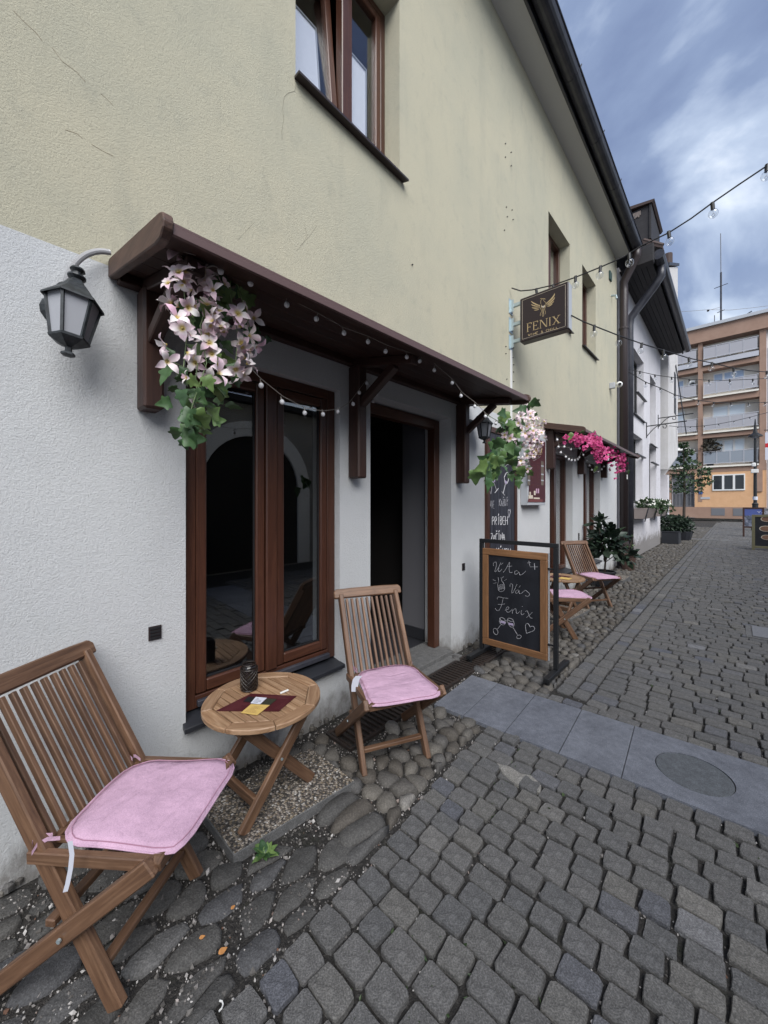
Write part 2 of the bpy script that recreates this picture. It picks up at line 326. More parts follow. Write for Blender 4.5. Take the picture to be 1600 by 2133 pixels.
# plants
def leafmat(name, a, b, c=None):
    m = mat(name, a, 0.5); t = m.node_tree
    k = ramp(t, rnd_node(t), [(0, a), (0.6, b), (1, c or b)])
    k = mixc(t, 0.7, k, ramp(t, noise(t, objco(t), 40, 3), [(0.3, (0.7,) * 3), (0.7, (1.25,) * 3)]), 'MULTIPLY'); setc(m, k)
    m.node_tree.nodes['Principled BSDF'].inputs['Subsurface Weight'].default_value = 0.0
    return m
M_leaf = leafmat('green_leaf', (0.028, 0.072, 0.026), (0.060, 0.125, 0.042), (0.14, 0.22, 0.065))
M_leafd = leafmat('dark_leaf', (0.010, 0.021, 0.015), (0.022, 0.042, 0.025), (0.04, 0.07, 0.038))
M_leafm = leafmat('mid_leaf', (0.020, 0.045, 0.020), (0.045, 0.085, 0.034), (0.08, 0.13, 0.05))
M_vein = mat('pale_stem', (0.20, 0.27, 0.13), 0.6)
M_bark = mat('bark', (0.06, 0.045, 0.035), 0.9)
def petalmat(name, stops, cen):
    m = mat(name, stops[0][1], 0.7); t = m.node_tree; c = objco(t); L = N(t, 'ShaderNodeVectorMath', operation='LENGTH'); t.links.new(c, L.inputs[0])
    k = ramp(t, rnd_node(t), stops)
    k = mixc(t, ramp(t, noise(t, c, 30, 3), [(0.4, (0, 0, 0)), (0.7, (0.6,) * 3)]), k, (0.66, 0.36, 0.50))
    k = mixc(t, ramp(t, L.outputs['Value'], [(0.006, (1,) * 3), (0.017, (0, 0, 0))]), k, cen); setc(m, k); return m
M_petal = petalmat('pink_white_petal', [(0, (0.82, 0.78, 0.77)), (0.45, (0.82, 0.70, 0.72)), (0.75, (0.84, 0.83, 0.79)), (1, (0.74, 0.50, 0.60))], (0.55, 0.42, 0.10))
M_mag = mat('magenta_petal', (0.50, 0.03, 0.16), 0.7); t_ = M_mag.node_tree
setc(M_mag, ramp(t_, rnd_node(t_), [(0, (0.30, 0.015, 0.085)), (0.6, (0.50, 0.035, 0.18)), (1, (0.65, 0.14, 0.32))]))
M_wpetal = mat('white_petal', (0.75, 0.75, 0.70), 0.7)
# boards
M_board = mat('chalkboard_black', (0.010, 0.011, 0.016), 0.55); t_ = M_board.node_tree
setc(M_board, ramp(t_, noise(t_, objco(t_, (1, 1, 0.6)), 7, 5, 0.6), [(0.35, (0.006, 0.007, 0.011)), (0.8, (0.022, 0.024, 0.032))]))
M_board2 = mat('smeared_chalkboard', (0.03, 0.03, 0.04), 0.5); t_ = M_board2.node_tree
setc(M_board2, ramp(t_, noise(t_, objco(t_, (1, 9, 0.4)), 3, 5, 0.6), [(0.35, (0.014, 0.015, 0.022)), (0.8, (0.075, 0.078, 0.10))]))
M_chalk = mat('chalk', (0.62, 0.62, 0.66), 0.95); t_ = M_chalk.node_tree
setc(M_chalk, ramp(t_, noise(t_, objco(t_), 160, 3, 0.7), [(0.3, (0.16, 0.16, 0.18)), (0.6, (0.66, 0.66, 0.70))]))
M_chalkp = mat('lilac_chalk', (0.45, 0.38, 0.55), 0.95)
M_gold = mat('gold_print', (0.46, 0.35, 0.19), 0.5)
M_signface = mat('sign_brown_black', (0.022, 0.014, 0.017), 0.35)
M_maroon = mat('maroon_print', (0.060, 0.008, 0.012), 0.5)
M_maroonl = mat('maroon_light_print', (0.16, 0.05, 0.05), 0.6)
M_yellowcard = mat('yellow_card', (0.58, 0.40, 0.12), 0.6)
M_creamp = mat('cream_print', (0.62, 0.55, 0.45), 0.6)
# apartment
M_cream = plaster('cream_render', (0.80, 0.765, 0.69), (0.75, 0.71, 0.63), (0.64, 0.60, 0.54), 40, 0.2)
M_bandbrown = mat('brown_render', (0.235, 0.125, 0.075), 0.9); t_ = M_bandbrown.node_tree
setc(M_bandbrown, ramp(t_, noise(t_, objco(t_), 1.5, 5, 0.7), [(0.3, (0.30, 0.19, 0.14)), (0.75, (0.37, 0.245, 0.185))]))
M_orange = mat('orange_render', (0.56, 0.32, 0.16), 0.9); t_ = M_orange.node_tree
setc(M_orange, ramp(t_, noise(t_, objco(t_), 2.5, 6, 0.7), [(0.3, (0.62, 0.36, 0.19)), (0.75, (0.72, 0.44, 0.25))]))
M_panel = mat('grey_balcony_panel', (0.38, 0.375, 0.40), 0.3)
M_panelb = mat('blue_grey_balcony_panel', (0.26, 0.29, 0.33), 0.2)
M_steel_gate = mat('grey_steel_gate', (0.16, 0.165, 0.18), 0.5)
M_roofwood = wood('black_brown_eave_boards', (0.020, 0.019, 0.022), (0.013, 0.012, 0.015), (0.034, 0.032, 0.036), 0.7)
M_olive = mat('olive_frame', (0.15, 0.14, 0.08), 0.6)
M_tile = mat('roof_tile', (0.06, 0.04, 0.036), 0.8)
M_opp = plaster('grey_facade', (0.30, 0.29, 0.28), (0.26, 0.25, 0.245), (0.18, 0.18, 0.18), 60, 0.3)
M_opparch = mat('pale_arch_stone', (0.70, 0.70, 0.71), 0.85)

# ================================================================== GROUND
ground = MB().quad((-30, -6, -0.035), (60, -6, -0.035), (60, 120, -0.035), (-30, 120, -0.035)).build('ground', M_dirt, recalc=False); tag(ground, kind='structure')
STRIP_A = math.atan2(2.253 - 2.148, 2.033 - 0.406)
def strip_pt(u, v): return (0.40 + u * math.cos(STRIP_A) - v * math.sin(STRIP_A), 2.15 + u * math.sin(STRIP_A) + v * math.cos(STRIP_A))
def strip_uv(x, y):
    dx, dy = x - 0.40, y - 2.15; return dx * math.cos(STRIP_A) + dy * math.sin(STRIP_A), -dx * math.sin(STRIP_A) + dy * math.cos(STRIP_A)
SW = 0.575
PAD = [(0.138, 0.671), (0.501, 0.672), (0.558, 1.262), (0.19, 1.262)]
def in_poly(x, y, P, grow=0.0):
    cx = sum(p[0] for p in P) / len(P); cy = sum(p[1] for p in P) / len(P)
    Q = [(cx + (p[0] - cx) * (1 + grow), cy + (p[1] - cy) * (1 + grow)) for p in P]; c = False
    for i in range(len(Q)):
        x1, y1 = Q[i]; x2, y2 = Q[i - 1]
        if (y1 > y) != (y2 > y) and x < (x2 - x1) * (y - y1) / (y2 - y1) + x1: c = not c
    return c
def blocked(x, y, m=0.0):
    u, v = strip_uv(x, y)
    if -0.01 - m < u and -m < v < SW + m: return True
    if 0.10 - m < x < 0.335 + m and 1.43 - m < y < 3.46 + m: return True
    return in_poly(x, y, PAD, -0.1 + 2 * m)
def round_outline(P, n, r=0.25, jit=0.0):
    """smooth a convex polygon (one Chaikin pass) and resample to n points"""
    Q = []
    k = len(P)
    for i in range(k):
        a, b = Vector(P[i]), Vector(P[(i + 1) % k]); Q += [a.lerp(b, r), a.lerp(b, 1 - r)]
    L = [0]
    for i in range(len(Q)): L.append(L[-1] + (Q[(i + 1) % len(Q)] - Q[i]).length)
    out = []
    for j in range(n):
        d = L[-1] * j / n; i = max(q for q in range(len(Q)) if L[q] <= d)
        a, b = Q[i], Q[(i + 1) % len(Q)]; t = (d - L[i]) / max(L[i + 1] - L[i], 1e-6); out.append(a.lerp(b, t))
    if jit:
        out = [p + Vector((R.uniform(-jit, jit), R.uniform(-jit, jit))) for p in out]
    return out
def cobble(mb, P, z, dome, tilt=(0, 0), flat=True):
    n = len(P); c = sum(P, Vector((0, 0))) / n
    rings = ((1.0, -0.030), (0.985, -0.005 if flat else 0.35 * dome), (0.935 if flat else (0.76 if dome > .016 else .88), 0.0 if flat else 0.88 * dome))
    vs_ = []
    for s_, h in rings:
        for p in P:
            q = c + (p - c) * s_; k = 0 if h < -0.02 else 1
            vs_.append((q.x, q.y, z + h + k * ((q.x - c.x) * tilt[0] + (q.y - c.y) * tilt[1]) + (R.uniform(-0.0014, 0.0014) if k else 0)))
    vs_.append((c.x, c.y, z + (0.002 if flat else dome)))
    fs = []
    for r in range(2):
        for i in range(n): fs.append((r * n + i, r * n + (i + 1) % n, (r + 1) * n + (i + 1) % n, (r + 1) * n + i))
    for i in range(n): fs.append((2 * n + i, 2 * n + (i + 1) % n, 3 * n))
    mb.add(vs_, fs)
def outline_sett(x0, x1, y0, y1, n, jit):
    P = [(x0 + R.uniform(-jit, jit), y0 + R.uniform(-jit, jit)), (x1 + R.uniform(-jit, jit), y0 + R.uniform(-jit, jit)),
         (x1 + R.uniform(-jit, jit), y1 + R.uniform(-jit, jit)), (x0 + R.uniform(-jit, jit), y1 + R.uniform(-jit, jit))]
    Q = []
    k = 0.13
    for i in range(4):
        a, b = Vector(P[i]), Vector(P[(i + 1) % 4]); m = a.lerp(b, R.uniform(.4, .6)) + Vector((R.uniform(-jit, jit), R.uniform(-jit, jit))) * 0.6
        k1, k2 = R.uniform(.04, .13), R.uniform(.04, .13)
        Q += [a.lerp(b, k1), m, a.lerp(b, 1 - k2)] if n >= 12 else [a.lerp(b, k1), a.lerp(b, 1 - k2)]
    return Q
street = MB().quad((0.80, -4, -0.017), (4.75, -4, -0.017), (4.75, 46, -0.017), (0.80, 46, -0.017)).build('cobbled_street', M_dirt, recalc=False); tag(street, kind='structure')
verge = MB().quad((-0.02, -4, -0.014), (0.90, -4, -0.014), (0.90, 41, -0.014), (-0.02, 41, -0.014)).build('stone_gutter_strip', M_dirt, recalc=False); tag(verge, kind='structure')
def vis_size(x, y):
    d = -(x - D) * SN + y * CS; l = (x - D) * CS + y * SN
    if d < 0.5: return 0, False
    px = CX + F * l / d; py = HY + F * H / d
    return 1 / d, (-60 < px < 1660 and py < 2230)
jobs = []
# near rows and the rows beyond the stone strip
y = -0.75; ri = 0
while y < 40.5:
    far = y > 2.8; pitch = R.uniform(0.100, 0.112) if far else R.uniform(0.092, 0.104)
    x = 0.90 + R.uniform(0, 0.10) if not far else 1.165
    xm = 4.6 if y < 20 else 4.9
    if not far: x = 0.842 + 0.05 * math.sin(y * 2.3) + R.uniform(-.015, .01)
    skew = R.uniform(-0.004, 0.004)
    if y < 19.1 or y > 19.75:
        while x < xm:
            w = R.choice((0.115, 0.13, 0.14, 0.15, 0.165) if far else (.098, .104, .11, .116, .122, .134)) * R.uniform(.96, 1.04)
            yy = y + 0.014 * math.sin(x * 2.2 + ri * 0.05) + skew * (x - 2) + STRIP_A * (x - .8) * 0.9
            cx_, cy_ = x + w / 2, yy + pitch / 2
            g = R.uniform(0.0032, 0.0060) if far else R.uniform(0.0036, 0.0062)
            if not blocked(cx_, cy_, 0.004): jobs.append((cx_, cy_, x + g, x + w - g, yy + g, yy + pitch - g))
            x += w
    y += pitch; ri += 1
# kerb of two lines of longer setts beside the stone gutter
for cxk in (0.94, 1.055):
    y = 2.95
    while y < 38:
        l_ = R.uniform(0.14, 0.2)
        if y < 18.9 or y > 19.8: jobs.append((cxk + .05, y + l_ / 2, cxk + .004, cxk + 0.105, y + 0.005, y + l_ - 0.005))
        y += l_
for i in range(len(jobs)):
    s_, v_ = vis_size(jobs[i][0], jobs[i][1]); jobs[i] = (s_ if v_ else 0, *jobs[i])
jobs.sort(key=lambda j: -j[0])
far_mb = MB()
for i, (s_, cx_, cy_, x0, x1, y0, y1) in enumerate(jobs):
    near = i < 292
    z = R.gauss(0, 0.0032); tl = (R.gauss(0, 0.02), R.gauss(0, 0.02))
    if near:
        P = [p - Vector((cx_, cy_)) for p in outline_sett(x0, x1, y0, y1, 12, 0.0046)]; mb = MB(); cobble(mb, P, 0, 0, tl)
        mb.build('sett', M_sett, street, Matrix.Translation((cx_, cy_, z)), recalc=False)
    elif cy_ < 40: cobble(far_mb, outline_sett(x0, x1, y0, y1, 8, 0.0045), z, 0, tl)
tag(far_mb.build('sett_mass', M_sett, street, recalc=False), kind='stuff')
# rounded stones of the gutter strip: clipped cells of a jittered point set
def cells(pts, scale, K=18):
    import numpy as np
    P = np.array(pts) / np.array(scale); out = []
    for i in range(len(P)):
        d = ((P - P[i]) ** 2).sum(1); nb = np.argsort(d)[1:K]
        poly = [(P[i][0] + a, P[i][1] + b) for a, b in ((-.2, -.2), (.2, -.2), (.2, .2), (-.2, .2))]
        for j in nb:
            mx_, my_ = (P[i] + P[j]) / 2; nx, ny = P[j] - P[i]; q = []
            for a in range(len(poly)):
                p0, p1 = poly[a - 1], poly[a]; d0 = (p0[0] - mx_) * nx + (p0[1] - my_) * ny; d1 = (p1[0] - mx_) * nx + (p1[1] - my_) * ny
                if (d0 <= 0) != (d1 <= 0): t = d0 / (d0 - d1); q.append((p0[0] + (p1[0] - p0[0]) * t, p0[1] + (p1[1] - p0[1]) * t))
                if d1 <= 0: q.append(p1)
            poly = q
            if len(poly) < 3: break
        if len(poly) >= 3: out.append(([(a * scale[0], b * scale[1]) for a, b in poly], pts[i]))
    return out
def jitter_pts(x0, x1, y0, y1, s, scale):
    pts = []; tries = 0
    grid = {}
    ry = s
    while tries < 40:
        x, y_ = R.uniform(x0, x1), R.uniform(y0, y1); u, v = x / scale[0], y_ / scale[1]; k = (int(u / s), int(v / s)); ok = True
        rr = s * R.choice((.62, .8, .95, 1.1, 1.35))
        for a in range(-2, 3):
            for b in range(-2, 3):
                for (pu, pv) in grid.get((k[0] + a, k[1] + b), ()):
                    if (pu - u) ** 2 + (pv - v) ** 2 < rr * rr: ok = False
        if ok: grid.setdefault(k, []).append((u, v)); pts.append((x, y_)); tries = 0
        else: tries += 0.02
    return pts
sj = []
def edge_x(y_): return 0.835 + 0.05 * math.sin(y_ * 2.3) if y_ < 2.8 else 0.935
for (ya, yb, s, scale, dome, gap) in ((-0.6, 1.15, 0.150, (0.82, 1.40), 0.007, 0.007), (1.15, 3.5, 0.122, (1.05, .95), 0.030, 0.004), (3.5, 19.0, 0.098, (1.0, 1.1), 0.024, 0.006), (19.9, 30, 0.14, (1, 1), 0.02, 0.008)):
    for poly, (px_, py_) in cells(jitter_pts(0.03, 0.97, ya, yb, s, scale), scale):
        ex = edge_x(py_) - .004; q = []
        for a in range(len(poly)):
            p0, p1 = poly[a - 1], poly[a]; d0, d1 = p0[0] - ex, p1[0] - ex
            if (d0 <= 0) != (d1 <= 0): t = d0 / (d0 - d1); q.append((ex, p0[1] + (p1[1] - p0[1]) * t))
            if d1 <= 0: q.append(p1)
        poly = q
        if len(poly) < 3: continue
        cx_ = sum(p[0] for p in poly) / len(poly); cy_ = sum(p[1] for p in poly) / len(poly)
        if min(max(p[0] for p in poly) - min(p[0] for p in poly), max(p[1] for p in poly) - min(p[1] for p in poly)) < .035: continue
        if not (0.015 < cx_ < edge_x(cy_) - 0.012) or blocked(cx_, cy_, 0.022): continue
        if any(abs(p[0] - cx_) > 0.16 or abs(p[1] - cy_) > 0.2 for p in poly): continue
        c = Vector((cx_, cy_)); Q = []
        for p in poly:
            v = Vector(p) - c; L = v.length
            q = c + v * max(0.4, (L - gap * 1.4) / max(L, 1e-4)); q.x = min(max(q.x, 0.008), edge_x(q.y) - 0.012); Q.append(q)
        if len(Q) < 3: continue
        s_, v_ = vis_size(cx_, cy_); sj.append((s_ if v_ else 0, cx_, cy_, Q, dome, s))
sj.sort(key=lambda j: -j[0]); far_mb = MB()
for i, (s_, cx_, cy_, Q, dome, s) in enumerate(sj):
    near = i < 285; dm = dome * R.uniform(.6, 1.35)
    z = R.gauss(-0.012, 0.005) ; tl = (R.gauss(0, 0.06), R.gauss(0, 0.06))
    flatz = cy_ < 1.15; P = round_outline(Q, 12 if near else 8, 0.21 if flatz else 0.24, 0.004 if flatz else 0.003)
    if near:
        mb = MB(); cobble(mb, [p - Vector((cx_, cy_)) for p in P], 0, dm, tl, False)
        mb.build('river_stone', M_riverd if flatz else M_river, verge, Matrix.Translation((cx_, cy_, z)), recalc=False, smooth=True)
    else: cobble(far_mb, P, z, dm, tl, False)
tag(far_mb.build('river_stone_mass', M_river, verge, recalc=False, smooth=True), kind='stuff')
patch = [onz(px, py, 0) for px, py in ((1033, 1588), (1060, 1596), (1085, 1612), (1108, 1618), (1128, 1636), (1126, 1652), (1100, 1640), (1072, 1632), (1048, 1612))]
pc = sum(patch, Vector()) / len(patch); mb = MB(); cobble(mb, [Vector((p.x - pc.x, p.y - pc.y)) for p in patch], 0, 0, (.03, .02))
pt_ = mb.build('sett', stone('pale_broken_stone', [(0, (.24, .23, .21)), (1, (.26, .25, .23))], .9), street, Matrix.Translation((pc.x, pc.y, .004)), recalc=False); pt_['label'] = 'pale broken patch of stone'
# gravel in the joints
mb = MB()
OCT = [(1, 0, 0), (-1, 0, 0), (0, 1, 0), (0, -1, 0), (0, 0, 1), (0, 0, -1)]; OF = [(0, 2, 4), (2, 1, 4), (1, 3, 4), (3, 0, 4), (2, 0, 5), (1, 2, 5), (3, 1, 5), (0, 3, 5)]
for i in range(24000):
    y_ = R.uniform(-0.5, 2.9) if i % 5 else R.uniform(2.8, 5); x = R.uniform(0.03, 2.7) if i % 3 == 0 else R.uniform(0.03, .92)
    if blocked(x, y_, 0.0): continue
    r = R.uniform(0.0018, 0.0052) if R.random() < .93 else R.uniform(.006, .010)
    M = Euler((R.uniform(0, 6), R.uniform(0, 6), R.uniform(0, 6))).to_matrix(); sx, sy, sz = r * R.uniform(.7, 1.5), r * R.uniform(.7, 1.3), r * .8
    mb.add([M @ Vector((a * sx, b * sy, c * sz)) + Vector((x, y_, (-0.017 if x > .85 else -.014) + r * .7)) for a, b, c in OCT], OF)
tag(mb.build('gravel', M_gravel, recalc=False), kind='stuff')

# stone strip in front of the door
strip = MB()
strip.prism([(*strip_pt(-0.005, 0.002), -0.03), (*strip_pt(3.9, 0.002), -0.03), (*strip_pt(3.9, SW - .002), -0.03), (*strip_pt(-0.005, SW - .002), -0.03)], (0, 0, 0.018))
strip = strip.build('stone_walkway', M_pit); tag(strip, kind='structure')
js = [0, 0.225, 0.505, 0.812, 1.112, 1.745, 2.05, 2.35, 2.65, 2.95, 3.25, 3.55, 3.88]
DISC = strip_uv(1.775, 2.515); DR = 0.162
for i in range(len(js) - 1):
    a, b = js[i] + 0.0022, js[i + 1] - 0.0022
    if a < DISC[0] < b:
        # slab with a round hole: ring of quads between the hole and the edge
        n = 48; mb = MB(); ou = []; inn = []
        for k in range(n):
            t = 2 * PI * k / n; dx, dy = math.cos(t), math.sin(t)
            m = min(((b - DISC[0]) if dx > 0 else (DISC[0] - a)) / max(abs(dx), 1e-6), ((SW - DISC[1]) if dy > 0 else DISC[1]) / max(abs(dy), 1e-6))
            ou.append((DISC[0] + dx * m, DISC[1] + dy * m)); inn.append((DISC[0] + dx * DR, DISC[1] + dy * DR))
        for cu, cv in ((a, 0), (b, 0), (b, SW), (a, SW)):
            k = min(range(n), key=lambda q: (ou[q][0] - cu) ** 2 + (ou[q][1] - cv) ** 2); ou[k] = (cu, cv)
        vs_ = [(*strip_pt(*p), 0.010) for p in ou] + [(*strip_pt(*p), 0.010) for p in inn] + [(*strip_pt(*p), -0.02) for p in ou] + [(*strip_pt(*p), -0.02) for p in inn]
        fs = []
        for k in range(n):
            q = (k + 1) % n; fs += [(k, q, n + q, n + k), (2 * n + k, 2 * n + q, q, k), (n + k, n + q, 3 * n + q, 3 * n + k)]
        mb.add(vs_, fs).build('paving_slab', M_slab, strip, bevel=0)
        MB().lathe([(DR - .004, -0.02), (DR - .004, 0.006), (DR - .006, 0.008)], (*strip_pt(*DISC), 0), 48).build('round_slab', M_disc, strip)
        continue
    MB().prism([(*strip_pt(a, 0), -0.03), (*strip_pt(b, 0), -0.03), (*strip_pt(b, SW), -0.03), (*strip_pt(a, SW), -0.03)], (0, 0, 0.040 + R.uniform(-.001, .001))).build('paving_slab', M_slab, strip, bevel=0.002)
# drain channel with its grate
dr = thing('drain_channel', 'rusty slotted drain grate along the wall in front of the open door', 'drain', (0.22, 2.45, -0.01))
MB().box(0.105, 0.33, 1.435, 3.455, -0.03, -0.024).build('pit', M_pit, dr)
mb = MB().box(0.105, 0.125, 1.435, 3.455, -0.024, 0.004).box(0.31, 0.33, 1.435, 3.455, -0.024, 0.004).box(0.125, 0.31, 1.435, 1.45, -0.024, 0.004).box(0.125, 0.31, 3.44, 3.455, -0.024, 0.004)
mb.build('frame', M_rust, dr, bevel=0.001)
y_ = 1.466; bar = MB().box(-.0915, .0915, -.0085, .0085, -.016, .0).mesh('bar', M_rust, bevel=.0015)
while y_ < 3.43: inst('bar', bar, dr, Matrix.Translation((0.2175, y_, 0.002))); y_ += 0.041
# band of pale stone across the lane and a drain cover
bandm = MB()
for i in range(9):
    x = -0.6 + i * 0.42; bandm.box(x + .004, x + .416, 19.2, 19.62, -0.03, 0.012)
tag(bandm.build('stone_band', M_slabside, bevel=.004), kind='structure')
dc = thing('drain_cover', 'grey iron drain cover set in the cobbles of the lane', 'drain cover', (2.2, 5.75, 0))
MB().box(2.02, 2.46, 5.50, 6.02, -0.03, 0.008).build('frame', M_slabside, dc, bevel=.003)
bar = MB().box(-.17, .17, -.011, .011, 0, .012).mesh('bar', M_steel_gate, bevel=.002)
for i in range(15): inst('bar', bar, dr if False else dc, Matrix.Translation((2.24, 5.545 + i * 0.0305, 0.009)))
# exposed-aggregate pads
def pad(P, h, label, name='concrete_pad'):
    cx_ = sum(p[0] for p in P) / 4; cy_ = sum(p[1] for p in P) / 4
    t = thing(name, label, 'paving slab', (cx_, cy_, 0), 'pebbled concrete pads beside the wall')
    MB().prism([(*p, -0.03) for p in P], (0, 0, h + 0.027)).build('side', M_slabside, t, bevel=.003)
    MB().prism([(cx_ + (p[0] - cx_) * .985, cy_ + (p[1] - cy_) * .985, h - 0.004) for p in P], (0, 0, 0.005)).build('pebbled_top', M_pebbled, t, bevel=.001)
pad([(p[0], p[1]) for p in PAD], 0.035, 'pebbled concrete pad under the near teak table')
pad([(0.16, 4.70), (0.50, 4.66), (0.56, 5.38), (0.20, 5.38)], 0.035, 'pebbled concrete pad under the far teak table')
pad([(0.18, 7.72), (0.50, 7.72), (0.50, 8.30), (0.18, 8.30)], 0.05, 'pebbled concrete pad near the dark potted bush')

# ================================================================== CAFE BUILDING
cafe = thing('cafe_building', 'long cafe house with white lower wall and pale yellow upper wall', 'building', (0, 3.4, 0))
def sheet(mb, y0, y1, z0, z1, ops, depth, x=0.0, mi=0, mr=0):
    ys = sorted({y0, y1, *[o[0] for o in ops if y0 < o[0] < y1], *[o[1] for o in ops if y0 < o[1] < y1]})
    zs = sorted({z0, z1, *[o[2] for o in ops if z0 < o[2] < z1], *[o[3] for o in ops if z0 < o[3] < z1]})
    for i in range(len(ys) - 1):
        for j in range(len(zs) - 1):
            a, b, c, d = ys[i], ys[i + 1], zs[j], zs[j + 1]; my_, mz = (a + b) / 2, (c + d) / 2
            if any(o[0] < my_ < o[1] and o[2] < mz < o[3] for o in ops): continue
            mb.quad((x, a, c), (x, b, c), (x, b, d), (x, a, d), mi)
    for (a, b, c, d) in ops:
        k = x - depth
        mb.quad((x, a, c), (x, a, d), (k, a, d), (k, a, c), mr); mb.quad((x, b, c), (k, b, c), (k, b, d), (x, b, d), mr)
        mb.quad((x, a, d), (x, b, d), (k, b, d), (k, a, d), mr); mb.quad((x, a, c), (k, a, c), (k, b, c), (x, b, c), mr)
W1 = (0.672, 1.637, 0.345, 2.16); DO = (1.925, 2.988, 0.03, 2.20); WA = (5.54, 6.58, 0.33, 2.18); WB = (7.17, 8.285, 0.30, 2.18)
U1 = (1.29, 2.25, 3.975, 5.38); U2 = (5.49, 6.44, 4.16, 5.56); U3 = (7.11, 7.975, 4.16, 5.56)
mb = MB(); sheet(mb, -3.2, 9.72, -0.06, 2.405, [W1, DO, WA, WB], 0.30)
mb.quad((0, 9.72, -0.06), (-0.6, 9.72, -0.06), (-0.6, 9.72, 2.405), (0, 9.72, 2.405)); mb.build('lower_wall', M_white, cafe, recalc=False)
mb = MB(); sheet(mb, -3.2, 9.72, 2.405, 6.86, [U1, U2, U3], 0.24)
mb.quad((0, 9.72, 2.405), (-0.6, 9.72, 2.405), (-0.6, 9.72, 6.86), (0, 9.72, 6.86)); mb.build('upper_wall', M_yellow, cafe, recalc=False)
# rooms behind the openings (open towards the wall)
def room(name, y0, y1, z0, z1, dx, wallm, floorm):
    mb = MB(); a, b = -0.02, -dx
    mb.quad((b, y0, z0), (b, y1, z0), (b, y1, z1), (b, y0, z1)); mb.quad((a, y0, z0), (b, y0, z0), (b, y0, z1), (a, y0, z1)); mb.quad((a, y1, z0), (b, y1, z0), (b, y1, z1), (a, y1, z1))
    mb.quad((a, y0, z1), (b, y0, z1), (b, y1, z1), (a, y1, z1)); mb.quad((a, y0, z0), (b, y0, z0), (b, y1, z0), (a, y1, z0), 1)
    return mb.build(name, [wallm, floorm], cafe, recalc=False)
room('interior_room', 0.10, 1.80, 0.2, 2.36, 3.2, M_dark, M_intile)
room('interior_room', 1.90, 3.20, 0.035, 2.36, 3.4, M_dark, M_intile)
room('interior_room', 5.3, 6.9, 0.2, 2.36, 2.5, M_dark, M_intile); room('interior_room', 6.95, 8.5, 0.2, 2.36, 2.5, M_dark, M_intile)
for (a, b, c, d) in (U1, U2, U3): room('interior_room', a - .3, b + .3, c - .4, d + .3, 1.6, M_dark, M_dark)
# inside the hallway: pale return wall with dark skirting, arch further in
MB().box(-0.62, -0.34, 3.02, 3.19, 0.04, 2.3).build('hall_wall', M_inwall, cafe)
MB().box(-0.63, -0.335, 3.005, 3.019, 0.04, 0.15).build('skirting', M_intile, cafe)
mb = MB(); n = 14
arc = [(1.92, 2.3), (1.92, 0.04), (2.06, 0.04), (2.06, 1.25)] + [(2.44 - 0.38 * math.cos(PI * k / n), 1.25 + 0.5 * math.sin(PI * k / n)) for k in range(n + 1)] + [(2.82, 0.04), (2.84, 0.04), (2.84, 2.3)]
mb.prism([(-2.0, p[0], p[1]) for p in arc], (-0.2, 0, 0)).build('hall_arch', mat('hall_arch_paint', (.34, .33, .33), .9), cafe)
MB().box(-3.3, -3.25, 2.0, 3.0, 0.04, 1.9).build('inner_door', M_brown, cafe)
# floor sill of the door
MB().box(-0.30, 0.02, 1.926, 2.987, -0.03, 0.045).build('door_sill', M_slabside, cafe, bevel=.004)
MB().box(0.021, 0.10, 1.926, 3.02, -0.03, 0.012).build('door_sill', M_slabside, cafe, bevel=.003)
dfr = wbeam('door_frame', (-0.17, 2.945, 0.046), (-0.17, 2.945, 2.19), 0.085, 0.08, M_winwood, cafe, up=(1, 0, 0))
wbeam('door_frame', (-0.17, 1.965, 0.046), (-0.17, 1.965, 2.19), 0.075, 0.08, M_winwood, cafe, up=(1, 0, 0))
wbeam('door_frame', (-0.17, 2.003, 2.148), (-0.17, 2.902, 2.148), 0.08, 0.085, M_winwood, cafe)
# window_1: two tall sashes
def casement(op, xf, sill_z, wood_, mull=True, name='window', fw=0.055, sash=0.06, label=None, midframe=0.05):
    a, b, c, d = op; c = sill_z
    w = wbeam(name, (xf, a + fw / 2 + .002, c), (xf, a + fw / 2 + .002, d - .002), fw, 0.07, wood_, cafe, up=(1, 0, 0))
    if label: w['label'] = label
    wbeam('frame', (xf, b - fw / 2 - .002, c), (xf, b - fw / 2 - .002, d - .002), fw, 0.07, wood_, w, up=(1, 0, 0))
    wbeam('frame', (xf, a + fw, d - fw / 2 - .002), (xf, b - fw, d - fw / 2 - .002), 0.07, fw, wood_, w)
    wbeam('frame', (xf, a + fw, c + fw / 2), (xf, b - fw, c + fw / 2), 0.07, fw, wood_, w)
    return w
a, b, c, d = W1
w1 = casement(W1, -0.085, 0.372, M_winwood, fw=0.062)
mid = 1.155
wbeam('mullion', (-0.062, mid, 0.435), (-0.062, mid, 2.095), 0.07, 0.052, M_winwood, w1, up=(1, 0, 0), bevel=.006)
